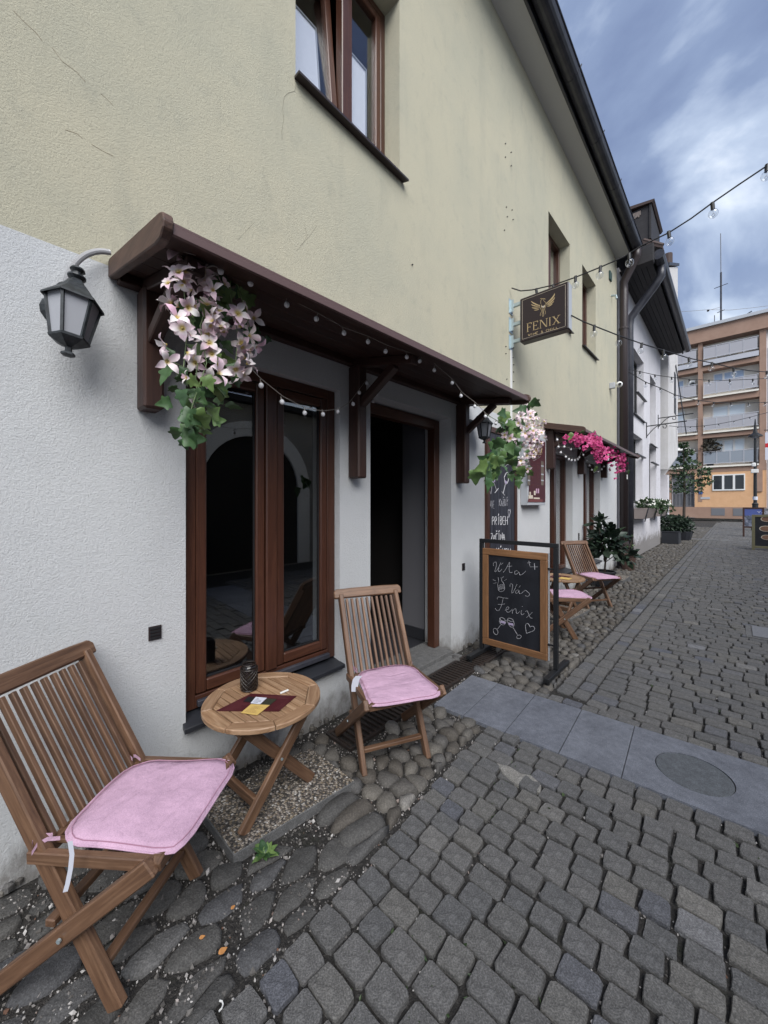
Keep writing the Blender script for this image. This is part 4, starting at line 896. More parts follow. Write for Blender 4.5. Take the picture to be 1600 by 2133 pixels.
# overhead wire
wr = thing('overhead_wire', 'thin grey overhead wire crossing in front of the roof antenna', 'wire', (1, 41, 18)); MB().tube([onplan(px, py, (-4, 36), (6, 36)) for px, py in ((1395, 650), (1440, 648), (1475, 645), (1520, 646), (1560, 642), (1600, 637), (1640, 635))], .012, 4).build('cable', M_wire, wr)
MB().tube([onplan(px, py, (-4, 36), (6, 36)) for px, py in ((1478, 646), (1500, 640))], .012, 4).build('branch', M_wire, wr); MB().ball(onplan(1475, 647, (-4, 36), (6, 36)), .08, 6, 4).build('insulator', M_black, wr)

# ================================================================== FURNITURE
def make_chair():
    t = thing('folding_chair', 'x', 'chair')
    FR, HR, HS, FS = -.486, .857, .425, .126     # back lean, rail height, seat height, seat front
    def L(a, b): return lambda k: Vector(a).lerp(Vector(b), k)
    for sx in (-1, 1):
        wbeam('post', (.184 * sx, 0, 0.002), (.184 * sx, FR * .965, HR * .965), .027, .05, M_teak, t, up=(0, 1, .55), bevel=.004)
        wbeam('rear_leg', (.222 * sx, -.409, 0.002), (.212 * sx, FS - .004, HS + .006), .025, .05, M_teak, t, up=(0, -.7, .5), bevel=.004)
        wbeam('seat_rail', (.195 * sx, FS - .01, HS - .004), (.195 * sx, -.262, HS - .018), .022, .035, M_teak, t, bevel=.003)
        MB().tube([(.233 * sx, -.1286, .227), (.2385 * sx, -.1286, .227)], .006, 8).build('pivot_bolt', M_galv, t)
    # top rail with rounded shoulders, slightly bowed
    ax = Vector((0, FR, HR)).normalized(); c = Vector((0, FR, HR)) - ax * .03; M = frameM(c, (1, 0, 0), ax)
    P = [(-.226, -.027), (.226, -.027), (.229, .012), (.214, .030), (.10, .034), (-.10, .034), (-.214, .030), (-.229, .012)]
    MB().prism([(p[0], p[1], -.014) for p in P], (0, 0, .028)).build('top_rail', M_teak, t, M, bevel=.005)
    wbeam('back_rail', (-.17, -.231, .408), (.17, -.231, .408), .022, .035, M_teak, t, bevel=.002)
    n = 10
    for i in range(n):
        x = -.149 + .298 * i / (n - 1)
        wbeam('back_slat', (x, -.238, .422), (x, FR * .935, HR * .935), .0140, .020, M_teak, t, up=(0, 1, .55), bevel=.002)
        wbeam('seat_slat', (x, -.225, HS - .008), (x, .095, HS + .004), .016, .012, M_teak, t, bevel=.002)
    # front apron of the seat
    P = [(-.20, -.022), (.20, -.022), (.205, .006), (.19, .014), (0, .006), (-.19, .014), (-.205, .006)]
    MB().prism([(p[0], 0, p[1]) for p in P], (0, .032, 0)).build('seat_apron', M_teak, t, Matrix.Translation((0, FS - .02, HS)), bevel=.003)
    wbeam('stretcher', (-.17, -.055, .098), (.17, -.055, .098), .03, .02, M_teak, t, bevel=.003)
    wbeam('stretcher', (-.205, -.19, .232), (.205, -.19, .232), .03, .022, M_teak, t, bevel=.003)
    return t
chair0 = make_chair(); first = [chair0]
CG = 'slatted teak folding chairs along the cafe wall'
def put_chair(x, y, deg, label):
    o = first.pop() if first else copy_tree(chair0)
    o['label'] = label; o['group'] = CG; o.location = (x, y, 0); o.rotation_euler = (0, 0, math.radians(deg - 90)); return o
put_chair(.564, .408, 37.2, 'nearest teak folding chair, its left side cut by the picture edge')
put_chair(.617, 1.509, -25.6, 'teak folding chair in front of the open door beside the near table')
put_chair(.635, 4.325, 34.8, 'teak folding chair half hidden behind the swinging chalkboard stand')
put_chair(.609, 5.655, -33.7, 'farthest teak folding chair, standing in front of the dark potted bush')
# pink seat pads
def make_cushion():
    t = thing('seat_cushion', 'x', 'cushion')
    n = 11; vs_ = []; w_ = .19; rr = .07
    def edge(u, v):
        # square -> rounded square, a little narrower at the back
        x, y_ = u * w_, v * w_; 
        ax, ay = abs(u), abs(v)
        if ax > .6 and ay > .6:
            k = math.hypot((ax - .6) / .4, (ay - .6) / .4); m = max((ax - .6) / .4, (ay - .6) / .4)
            if k > 1e-6: f = m / k; x = math.copysign((.6 + (ax - .6) * f) * w_, u); y_ = math.copysign((.6 + (ay - .6) * f) * w_, v)
        return x * (1 + .07 * v) * (1 - .05 * (1 - v * v) * (u * u)), y_ - .012 * (1 - u * u) * max(0, -v)
    mb = MB()
    top = []; bot = []
    for j in range(n):
        for i in range(n):
            u, v = -1 + 2 * i / (n - 1), -1 + 2 * j / (n - 1); x, y_ = edge(u, v); m = max(abs(u), abs(v))
            z = .0065 * (1 - m ** 6) + .0030 * math.sin(6 * u + 3.1 * v) * (1 - m * .6) + .003 * math.sin(5 * v + 1 + 2 * u) * (1 - abs(u) * .6) - .012 * max(0, v - .6) ** 1.5 * 2 - .004 * (abs(u) ** 3)
            top.append((x, y_, .004 + z)); bot.append((x, y_, .0 - .012 * max(0, v - .6) ** 1.5 * 2 - .004 * (abs(u) ** 3)))
    fs = []
    for j in range(n - 1):
        for i in range(n - 1):
            a = j * n + i; fs.append((a, a + 1, a + n + 1, a + n)); b = n * n + a; fs.append((b, b + n, b + n + 1, b + 1))
    ring = [i for i in range(n)] + [j * n + n - 1 for j in range(1, n)] + [(n - 1) * n + i for i in range(n - 2, -1, -1)] + [j * n for j in range(n - 2, 0, -1)]
    for k in range(len(ring)):
        a, b = ring[k], ring[(k + 1) % len(ring)]; fs.append((a, n * n + a, n * n + b, b))
    body = mb.add(top + bot, fs).build('pad', M_pink, t, smooth=True)
    pts = [Vector(top[k]) for k in ring]; cpt = Vector((0, 0, 0)); seam = [Vector((p.x * .945, p.y * .945, p.z + .0055)) for p in pts]
    MB().tube(seam + [seam[0]], .0011, 4).build('seam', M_pinkseam, t)
    MB().tube([p + Vector((0, 0, -.002)) for p in pts] + [pts[0] + Vector((0, 0, -.002))], .0028, 6).build('piping', M_pink, t, smooth=True)
    for sx in (-1, 1):
        P = [(.165 * sx, -.178, .006), (.176 * sx, -.205, .012), (.186 * sx, -.226, .004), (.196 * sx, -.232, -.012), (.186 * sx, -.24, .010), (.17 * sx, -.226, .016), (.16 * sx, -.205, .010)]
        m_ = MB(); q = []
        for p in P: q += [Vector(p) + Vector((0, 0, .006)), Vector(p) - Vector((0, 0, .006))]
        m_.add(q, [(2 * i, 2 * i + 1, 2 * i + 3, 2 * i + 2) for i in range(len(P) - 1)]).build('tie', M_pink, t, recalc=False)
    return t
cush0 = make_cushion(); firstc = [cush0]
def put_cushion(x, y, deg, label, lab=None, df=0, rot=0):
    o = firstc.pop() if firstc else copy_tree(cush0)
    o['label'] = label; o['group'] = 'pink cotton seat cushions on the teak chairs'
    a = math.radians(deg); f = -.020 + df
    o.location = (x + math.cos(a) * f, y + math.sin(a) * f, .438); o.rotation_euler = (0, 0, a - PI / 2 + math.radians(rot)); return o
q1 = put_cushion(.564, .408, 37.2, 'pink seat cushion on the nearest chair at the left edge', rot=3)
q2 = put_cushion(.617, 1.509, -25.6, 'pink seat cushion on the chair in front of the door', rot=-3)
put_cushion(.635, 4.325, 34.8, 'pink seat cushion partly behind the chalkboard stand')
put_cushion(.609, 5.655, -33.7, 'pink seat cushion on the farthest chair by the bush')
def ribbon(name, pts, w, mat_, parent, side):
    q = []; s = Vector(side).normalized() * w / 2
    for p in pts: q += [Vector(p) - s, Vector(p) + s]
    n = len(pts); return MB().add(q, [(2 * i, 2 * i + 1, 2 * i + 3, 2 * i + 2) for i in range(n - 1)]).build(name, mat_, parent, recalc=False)
# care labels hanging off the two near cushions
def care(o, px, name='care_label'):
    pass
def on_root(root):   # so that children given in world coordinates keep their place
    WORLD[root.name] = Matrix.Translation(root.location) @ Euler(root.rotation_euler).to_matrix().to_4x4()
on_root(q1); on_root(q2)
P = [onplan(px, py, (.575, .03), (.70, .25)) for px, py in ((146, 1752), (150, 1780), (147, 1810), (141, 1840), (136, 1858))]
ribbon('care_label', P, .011, M_label, q1, (.3, .5, 0))
P = [onplan(px, py, (.20, 1.2), (.62, 1.45)) for px, py in ((748, 1408), (742, 1415), (739, 1428), (739, 1441))]
ribbon('care_label', P, .036, M_label, q2, (.75, .5, .06))

def make_table():
    t = thing('round_table', 'x', 'table'); Z = .448; T = .022; RO = .268; RI = .205
    for k in range(8):                      # eight rim pieces: octagon inside, circle outside
        a0, a1 = 2 * PI * (k - .5) / 8 + .004, 2 * PI * (k + .5) / 8 - .004; cr_ = RI / math.cos(PI / 8)
        P = [(cr_ * math.cos(a0), cr_ * math.sin(a0))] + [(RO * math.cos(a0 + (a1 - a0) * i / 6), RO * math.sin(a0 + (a1 - a0) * i / 6)) for i in range(7)] + [(cr_ * math.cos(a1), cr_ * math.sin(a1))]
        am = 2 * PI * k / 8; M = Matrix.Translation((0, 0, Z - T)) @ Matrix.Rotation(am + PI / 2, 4, 'Z')
        Mi = M.inverted(); MB().prism([Mi @ Vector((p[0], p[1], Z - T)) for p in P], (0, 0, T)).build('rim_piece', M_teak_top, t, M, bevel=.0035)
    n = 11; w_ = 2 * (RI - .004) / n
    for i in range(n):                      # slats clipped by the octagon
        a, b = -RI + .004 + i * w_ + .0026, -RI + .004 + (i + 1) * w_ - .0026
        def half(y_): return min(RI, RI * math.sqrt(2) - abs(y_)) - .003
        P = [(-half(a), a), (half(a), a), (half(b), b), (-half(b), b)]
        MB().prism([(p[0], p[1], Z - T + .002) for p in P], (0, 0, T - .003)).build('slat', M_teak_top, t, bevel=.0015)
    for x in (-.12, .12): wbeam('batten', (x, -.205, Z - T - .014), (x, .205, Z - T - .014), .035, .024, M_teak, t)
    for sx in (-1, 1):
        wbeam('leg', (.145 * sx, -.195, .003), (.145 * sx, .175, Z - T - .004), .022, .05, M_teak, t, up=(0, 1, -1), bevel=.004)
        wbeam('leg', (.118 * sx, .195, .003), (.118 * sx, -.175, Z - T - .004), .022, .05, M_teak, t, up=(0, 1, 1), bevel=.004)
    wbeam('stretcher', (-.133, -.125, .088), (.133, -.125, .088), .022, .045, M_teak, t); wbeam('stretcher', (-.106, .125, .088), (.106, .125, .088), .022, .045, M_teak, t)
    MB().tube([(-.16, -.008, .222), (.16, -.008, .222)], .006, 8).build('pivot_bolt', M_galv, t)
    return t
TZ = .448 + .034
tab = make_table(); tab['label'] = 'near round teak folding table with a lantern and menu on it'; tab['group'] = 'round slatted teak tables along the cafe wall'
tab.location = (.288, .918, .034); tab.rotation_euler = (0, 0, math.radians(4))
tab2 = copy_tree(tab); tab2['label'] = 'far round teak folding table between two chairs behind the chalkboard stand'; tab2.location = (.335, 4.99, .034); tab2.rotation_euler = (0, 0, math.radians(-5))
# things on the tables
lp = onz(519, 1436, TZ); ln = thing('candle_lantern', 'dark woven metal candle lantern on the near teak table', 'lantern', lp)
LR, LH = .038, .125
M_ltn = mat('dark_bronze_wire', (.018, .012, .009), .45)
MB().lathe([(.030, .0), (LR * .9, .003), (LR, .012), (LR, LH - .02), (LR * .9, LH - .006), (.028, LH)], lp, 18).build('glass_cup', mat('smoked_glass', (.012, .009, .008), .15), ln, smooth=True)
wv = MB()
for k in range(12):
    for s_ in (-1, 1): wv.tube([(lp.x + (LR + .0025) * math.cos(2 * PI * k / 12 + s_ * 2.6 * i / 10), lp.y + (LR + .0025) * math.sin(2 * PI * k / 12 + s_ * 2.6 * i / 10), lp.z + .010 + (LH - .034) * i / 10) for i in range(11)], .0017, 4)
tag(wv.build('woven_wire', M_ltn, ln, recalc=False), kind='stuff')
for z, r in ((.006, .0365), (LH - .018, .0405), (LH + .002, .031)): MB().tube([(lp.x + r * math.cos(2 * PI * i / 20), lp.y + r * math.sin(2 * PI * i / 20), lp.z + z) for i in range(21)], .0028, 5).build('ring', M_ltn, ln)
MB().tube([(lp.x - .043, lp.y - .01, lp.z + .095), (lp.x - .053, lp.y - .012, lp.z + .05), (lp.x - .046, lp.y - .012, lp.z + .02)], .0016, 5).build('handle', M_ltn, ln)
def sheet_on(name, corners, z, m, parent=None, th=.0012):
    P = [onz(px, py, z) for px, py in corners]; return MB().prism([(p.x, p.y, z) for p in P], (0, 0, th)).build(name, m, parent)
mn = thing('menu_sheet', 'maroon printed menu sheet lying on the near table', 'menu', onz(535, 1460, TZ))
sheet_on('paper', ((450, 1481), (523, 1445), (618, 1450), (581, 1482)), TZ + .001, M_maroon, mn)
def rows(parent, name, m, c00, c10, c01, n, z, wf=(0.3, 1.0), t=.0009):
    mb = MB(); a, b, c = onz(*c00, z), onz(*c10, z), onz(*c01, z)
    for i in range(n):
        k = (i + .5) / n; p = a.lerp(c, k); q = p + (b - a) * R.uniform(*wf); mb.beam((p.x, p.y, z), (q.x, q.y, z), t, .0003)
    return tag(mb.build(name, m, parent), kind='stuff')
rows(mn, 'small_print', M_maroonl, (462, 1478), (500, 1481), (500, 1459), 9, TZ + .0025); rows(mn, 'small_print', M_maroonl, (570, 1476), (600, 1456), (590, 1480), 4, TZ + .0025); rows(mn, 'small_print', M_maroonl, (545, 1449), (605, 1453), (543, 1452), 3, TZ + .0025)
yc_ = thing('drinks_card', 'yellow and black drinks card lying on the maroon menu', 'card', onz(540, 1470, TZ))
sheet_on('card', ((502, 1485), (523, 1467), (562, 1469), (536, 1490)), TZ + .0034, M_yellowcard, yc_); sheet_on('card', ((543, 1468), (557, 1455), (577, 1457), (562, 1469)), TZ + .0034, mat('olive_black_print', (.03, .032, .02), .5), yc_); sheet_on('card', ((522, 1465), (533, 1452), (556, 1454), (542, 1467)), TZ + .0034, M_label, yc_); sheet_on('card', ((507, 1461), (518, 1451), (532, 1453), (523, 1463)), TZ + .0034, M_black, yc_)
rows(yc_, 'small_print', M_maroonl, (508, 1483), (533, 1486), (530, 1470), 7, TZ + .005); rows(yc_, 'small_print', M_slate, (526, 1463), (540, 1465), (536, 1454), 4, TZ + .005, t=.002)
lt = thing('white_lighter', 'small white stick lighter lying on the near table', 'lighter', onz(592, 1441, TZ)); a, b = onz(584, 1444, TZ + .005), onz(601, 1437, TZ + .005); MB().beam(a, b, .009, .008).build('body', M_white_plastic, lt, bevel=.002)
mn2 = thing('menu_sheet', 'maroon menu sheet with a yellow corner on the far table', 'menu', (.35, 4.95, TZ)); MB().box(.22, .42, 4.86, 5.08, TZ + .001, TZ + .003).build('paper', M_maroon, mn2); MB().box(.34, .47, 4.84, 4.97, TZ + .0032, TZ + .0045).build('card', M_yellowcard, mn2)

# ================================================================== SIGNS AND BOARDS
# swinging chalkboard on a black metal stand
ab = thing('chalkboard_stand', 'swinging chalkboard in an orange wooden frame on a black metal stand', 'chalkboard', (.55, 3.18, 0))
yp = 3.17
for x, y0, y1 in ((.215, 2.93, 3.36), (.875, 2.95, 3.44)):
    wbeam('foot_bar', (x, y0, .045), (x, y1, .045), .045, .035, M_black, ab, bevel=.003); 
    for yy in (y0 + .03, y1 - .03): MB().lathe([(.018, 0), (.018, .026)], (x, yy, .002), 8).build('rubber_foot', M_black, ab)
    wbeam('upright', (x, yp, .064), (x, yp, 1.045), .034, .034, M_black, ab, up=(0, 1, 0), bevel=.002)
wbeam('crossbar', (.198, yp, 1.063), (.892, yp, 1.063), .034, .034, M_black, ab, bevel=.002)
for x, s_ in ((.232, 1), (.858, -1)):
    for z in (.25, .87): wbeam('pin', (x, yp, z), (x + s_ * .05, yp, z), .014, .014, M_black, ab)
bx0, bx1 = ony(1004, 1200, yp).x + .012, ony(1141, 1200, yp).x
bz0, bz1 = .115, .995
fw = .058
wbeam('frame_rail', (bx0, yp, bz1 - fw / 2), (bx1, yp, bz1 - fw / 2), .034, fw, M_pine, ab, bevel=.004); wbeam('frame_rail', (bx0, yp, bz0 + fw / 2), (bx1, yp, bz0 + fw / 2), .034, fw, M_pine, ab, bevel=.004)
wbeam('frame_rail', (bx0 + fw / 2, yp, bz0 + fw + .001), (bx0 + fw / 2, yp, bz1 - fw - .001), fw, .034, M_pine, ab, up=(0, 1, 0), bevel=.004); wbeam('frame_rail', (bx1 - fw / 2, yp, bz0 + fw + .001), (bx1 - fw / 2, yp, bz1 - fw - .001), fw, .034, M_pine, ab, up=(0, 1, 0), bevel=.004)
MB().box(bx0 + .01, bx1 - .01, yp - .006, yp + .01, bz0 + .01, bz1 - .01).build('slate', M_board, ab)
MB().box(bx1 + .002, bx1 + .012, yp + .006, yp + .016, bz0, bz1).build('back_edge', M_grey_metal, ab)
def strokes_on(name, mat_, parent, strokes, k, off, place, r):
    mb = MB()
    for st in strokes:
        pts = [place(off[0] + p[0] / k, off[1] + p[1] / k) for p in st]
        if len(pts) == 1: mb.ball(pts[0], r * 1.3, 5, 3)
        else:
            # smooth the traced line
            q = [pts[0]]
            for i in range(1, len(pts) - 1): q += [pts[i] * .75 + pts[i - 1] * .25, pts[i] * .75 + pts[i + 1] * .25]
            mb.tube(q + [pts[-1]], r, 4)
    return tag(mb.build(name, mat_, parent, recalc=False))
def circ(cx, cy, rx, ry, n=12, rot=0.0):
    o = []
    for i in range(n + 1):
        a = 2 * PI * i / n; x, y_ = rx * math.cos(a), ry * math.sin(a); o.append((cx + x * math.cos(rot) - y_ * math.sin(rot), cy + x * math.sin(rot) + y_ * math.cos(rot)))
    return o
# traced in units of the enlarged photograph (4.444 per pixel from 960,1080)
OFF, KK = (960, 1080), 4.4444
PB = lambda px, py: ony(px, py, yp - .0068)
vita = [[(303, 440), (300, 418), (312, 402), (328, 404), (330, 430), (322, 465), (312, 492), (325, 494), (345, 465), (360, 430), (372, 408)],
        [(352, 455), (345, 485), (358, 494), (380, 470)], [(374, 425), (392, 412)],
        [(392, 500), (415, 472), (440, 425), (452, 398), (450, 440), (446, 482), (456, 504), (478, 496)], [(428, 446), (474, 440)],
        [(528, 486), (508, 482), (496, 500), (505, 522), (525, 510), (540, 490), (540, 518), (556, 526), (580, 508), (602, 486)]]
vas = [[(455, 632), (455, 610), (468, 602), (480, 612), (476, 650), (468, 690), (482, 690), (500, 655), (515, 618), (522, 606)],
       [(532, 662), (515, 664), (505, 682), (515, 698), (532, 682), (540, 660), (538, 688), (552, 700)], [(538, 640), (552, 622)],
       [(560, 695), (585, 672), (600, 662), (618, 680), (638, 695), (632, 718), (612, 722), (598, 712)]]
fenix = [[(336, 748), (340, 726), (365, 728), (400, 736), (438, 740)], [(392, 736), (385, 775), (372, 820), (350, 856), (328, 850), (320, 830)], [(345, 795), (372, 797), (408, 790)],
         [(408, 850), (440, 840), (448, 822), (430, 815), (416, 840), (425, 868), (450, 866), (472, 845)],
         [(475, 838), (478, 870), (476, 882)], [(478, 860), (498, 832), (512, 840), (512, 872), (522, 884), (545, 862)],
         [(562, 848), (556, 880), (566, 895), (588, 880)], [(566, 818), (572, 812)],
         [(598, 862), (615, 850), (625, 880), (640, 918), (664, 924)], [(662, 868), (640, 890), (608, 916)]]
bottle = [[(345, 545), (352, 580), (338, 610), (352, 682), (410, 668), (398, 600), (378, 580), (372, 545)], [(340, 622), (400, 606)], [(347, 660), (405, 645)],
          [(296, 566), (322, 576)], [(302, 604), (328, 592)], [(385, 550), (398, 536)], [(402, 574), (424, 564)]]
bfill = [[(348, 630 + 6 * i), (398, 616 + 6 * i)] for i in range(5)]
plus = [[(616, 412), (650, 408)], [(630, 392), (638, 438)], [(640, 448), (712, 448)], [(680, 414), (684, 474)], [(682, 415), (686, 474)]]
glasses = [circ(386, 934, 26, 14, 12, .5), [(360, 925), (356, 955), (372, 982), (395, 988), (415, 970), (420, 940)], [(368, 988), (338, 1026)], circ(322, 1046, 20, 32, 12, -.4),
           circ(460, 938, 28, 13, 12, .35), [(432, 935), (436, 970), (456, 1002), (482, 1008), (496, 985), (488, 950)], [(484, 1010), (524, 1076)], circ(538, 1096, 22, 17, 12, -.3)]
gfill = [[(366, 948 + 5 * i), (412, 958 + 5 * i)] for i in range(4)] + [[(442, 966 + 5 * i), (486, 976 + 5 * i)] for i in range(4)]
heart = [[(608, 1064), (598, 1010), (600, 980), (618, 968), (636, 990), (640, 1008), (655, 996), (676, 1000), (686, 1024), (670, 1042), (640, 1052), (608, 1064)]]
for nm, s_, r in (('chalk_writing', vita, 0.0014), ('chalk_writing', vas, 0.0012), ('chalk_writing', fenix, 0.0012), ('chalk_bottle', bottle, 0.0012), ('chalk_bottle', bfill, 0.0009), ('chalk_crosses', plus, 0.0014), ('chalk_glasses', glasses, 0.0014), ('chalk_heart', heart, 0.0016)):
    strokes_on(nm, M_chalk, ab, s_, KK, OFF, PB, r)
strokes_on('chalk_wine', M_chalkp, ab, gfill, KK, OFF, PB, .0026)

# tall chalkboard fixed to the wall
wb_ = thing('wall_chalkboard', 'tall narrow chalkboard in a brown frame fixed to the white wall', 'chalkboard', (0, 3.98, 1.4))
ya, yb, za, zb = 3.625, 4.375, .50, 2.23
MB().box(.002, .022, ya + .03, yb - .03, za + .03, zb - .03).build('slate', M_board2, wb_)
wbeam('frame_rail', (.018, ya + .03, za), (.018, ya + .03, zb), .06, .032, M_winwood, wb_, up=(1, 0, 0)); wbeam('frame_rail', (.018, yb - .03, za), (.018, yb - .03, zb), .06, .032, M_winwood, wb_, up=(1, 0, 0))
wbeam('frame_rail', (.018, ya + .061, zb - .03), (.018, yb - .061, zb - .03), .032, .06, M_winwood, wb_); wbeam('frame_rail', (.018, ya + .061, za + .03), (.018, yb - .061, za + .03), .032, .06, M_winwood, wb_)
OFF2, K2 = (1000, 840), 6.6667
PW = lambda px, py: onx(px, py, .0235)
FONT = {'N': [[(0, 1), (0, 0), (1, 1), (1, 0)]], 'I': [[(.5, 0), (.5, 1)]], 'E': [[(1, 0), (0, 0), (0, 1), (1, 1)], [(0, .5), (.8, .5)]], 'K': [[(0, 0), (0, 1)], [(1, 0), (0, .55), (1, 1)]],
        'A': [[(0, 1), (.5, 0), (1, 1)], [(.2, .65), (.8, .65)]], 'Z': [[(0, 0), (1, 0), (0, 1), (1, 1)]], 'D': [[(0, 0), (0, 1), (.6, .95), (1, .5), (.6, .05), (0, 0)]], 'Y': [[(0, 0), (.5, .5), (1, 0)], [(.5, .5), (.5, 1)]],
        'P': [[(0, 1), (0, 0), (.8, .05), (.95, .28), (.7, .5), (0, .55)]], 'R': [[(0, 1), (0, 0), (.8, .05), (.95, .28), (.7, .5), (0, .55), (1, 1)]], 'B': [[(0, 0), (0, 1), (.8, .95), (.9, .7), (.5, .5), (0, .5)], [(.5, .5), (.8, .25), (.6, 0), (0, 0)]],
        'H': [[(0, 0), (0, 1)], [(1, 0), (1, 1)], [(0, .5), (1, .5)]], 'C': [[(1, .12), (.5, 0), (.05, .3), (.05, .7), (.5, 1), (1, .88)]], 'V': [[(0, 0), (.5, 1), (1, 0)]], 'O': [circ(.5, .5, .5, .5, 12)], 'U': [[(0, 0), (.05, .8), (.5, 1), (.95, .8), (1, 0)]],
        'F': [[(0, 1), (0, 0), (1, 0)], [(0, .48), (.75, .48)]], 'W': [[(0, 0), (.25, 1), (.5, .3), (.75, 1), (1, 0)]], 'L': [[(0, 0), (0, 1), (1, 1)]], 'X': [[(0, 0), (1, 1)], [(1, 0), (0, 1)]],
        '&': [[(1, 1), (.25, .25), (.4, 0), (.65, .2), (.1, .7), (.35, 1), (.7, .85), (.95, .5)]], 'S': [[(.95, .12), (.5, 0), (.08, .2), (.5, .5), (.92, .75), (.5, 1), (.05, .88)]], 'T': [[(0, 0), (1, 0)], [(.5, 0), (.5, 1)]]}
ACC = {'v': [(.25, -.32), (.5, -.14), (.75, -.32)], "'": [(.4, -.1), (.7, -.34)]}
def word(txt, x0, x1, y0, y1, slope=0.0, gap=.28):
    """letters between x0..x1; 'v / ' after a letter put a caron / acute above it"""
    out = []; items = []
    for ch in txt:
        if ch in ACC: items[-1][1].append(ch)
        else: items.append([ch, []])
    n = len(items); w_ = (x1 - x0) / (n + gap * (n - 1))
    for i, (ch, acc) in enumerate(items):
        if ch == ' ': continue
        xa = x0 + i * w_ * (1 + gap)
        f = lambda p: (xa + p[0] * w_, y0 + p[1] * (y1 - y0) + slope * (xa + p[0] * w_ - x0))
        for st in FONT[ch]: out.append([f(p) for p in st])
        for a_ in acc: out.append([f(p) for p in ACC[a_]])
    return out
M_chalkw = mat('thick_white_chalk', (.72, .72, .74), .9)
for s_, r, m_ in ((word('NIE', 130, 198, 1350, 1455, .1), .0024, M_chalk), (word("KAZvDY'", 265, 385, 1330, 1425, .02), .0024, M_chalk), (word("PRI'BEH", 168, 380, 1575, 1690, -.02), .0038, M_chalkw),
              (word("ZACvI'NA", 150, 342, 1810, 1915, -.08), .0038, M_chalkw), (word("KA'VOU", 230, 425, 2010, 2110, .04), .0038, M_chalkw), (word('FENIX', 125, 400, 545, 700, 0), .0042, M_chalkw),
              ([[(110, 735), (300, 738), (420, 735)]], .003, M_chalk), ([[(205, 850), (230, 870), (260, 860), (270, 900), (250, 915), (262, 870), (310, 840), (345, 885), (375, 850), (410, 850)], [(320, 810), (365, 828), (372, 800)]], .003, M_chalk),
              ([[(205, 960), (208, 1060), (190, 1100), (160, 1090), (140, 1010)], [(190, 1100), (228, 1212)], [(205, 1245), (255, 1182)]], .0042, M_chalkw), ([[(335, 1030), (372, 950), (400, 990), (395, 1075), (365, 1130), (345, 1120), (335, 1030)], [(350, 1130), (322, 1250)], [(302, 1228), (340, 1278)]], .0038, M_chalkw),
              ([[(148, 1262), (118, 1160), (122, 1128), (136, 1140), (142, 1165), (150, 1130), (164, 1140), (160, 1200), (148, 1262)]], .003, M_chalk), ([[(398, 1590), (388, 1500), (396, 1470), (406, 1500), (418, 1465), (424, 1500), (398, 1590)]], .003, M_chalk)):
    strokes_on('chalk_writing', m_, wb_, s_, K2, OFF2, PW, r)
strokes_on('chalk_wine', M_chalkp, wb_, [[(165, 1060 + 8 * i), (205, 1050 + 8 * i)] for i in range(5)] + [[(345, 1075 + 9 * i), (368, 1090 + 6 * i)] for i in range(5)], K2, OFF2, PW, .006)

# menu light box
lb = thing('menu_light_box', 'grey metal menu light box with a maroon front on the white wall', 'light box', (0, 4.8, 1.8))
MB().box(.002, .095, 4.535, 5.11, 1.385, 2.25).build('case', M_grey_metal, lb, bevel=.006)
MB().box(.0955, .101, 4.555, 5.09, 1.425, 2.22).build('front', M_maroon, lb)
PL = lambda px, py: onx(px, py, .1025)
strokes_on('gold_title', M_gold, lb, word('FENIX', 745, 860, 622, 690, .06, .22), K2, OFF2, PL, .006); strokes_on('gold_title', M_gold, lb, [[(755, 702), (850, 712)]], K2, OFF2, PL, .004)
mb = MB()
for i in range(26):
    for (xa, xb) in ((715, 765), (790, 835)):
        if R.random() < .85: mb.tube([PL(1000 + xa / K2, 840 + (755 + i * 15.5) / K2), PL(1000 + (xa + R.uniform(.5, 1) * (xb - xa)) / K2, 840 + (755 + i * 15.5) / K2)], .0022, 3)
tag(mb.build('small_print', M_maroonl, lb, recalc=False), kind='stuff')
for xa, xb in ((662, 696), (848, 884)):
    mb = MB(); a_, b_ = PL(1000 + xa / K2, 840 + 800 / K2), PL(1000 + xb / K2, 840 + 1140 / K2); mb.box(.1012, .1028, a_.y, b_.y, b_.z, a_.z); mb.build('barrel_picture', mat('olive_brown_print', (.14, .11, .085), .5), lb)
    for k in (.2, .45, .8): z = b_.z + (a_.z - b_.z) * k; MB().box(.103, .1035, a_.y, b_.y, z - .008, z + .008).build('barrel_band', M_grey_metal, lb)
for xa, xb, y0, y1, m_ in ((675, 735, 1275, 1325, M_creamp), (688, 706, 1230, 1274, M_creamp), (750, 772, 1215, 1275, M_creamp), (778, 794, 1185, 1250, M_pink), (804, 820, 1185, 1250, M_pink), (745, 830, 1308, 1330, M_creamp), (670, 870, 1332, 1372, M_maroonl)):
    a_, b_ = PL(1000 + xa / K2, 840 + y0 / K2), PL(1000 + xb / K2, 840 + y1 / K2); MB().box(.1012, .1024, a_.y, b_.y, b_.z, a_.z).build('printed_picture', m_, lb)

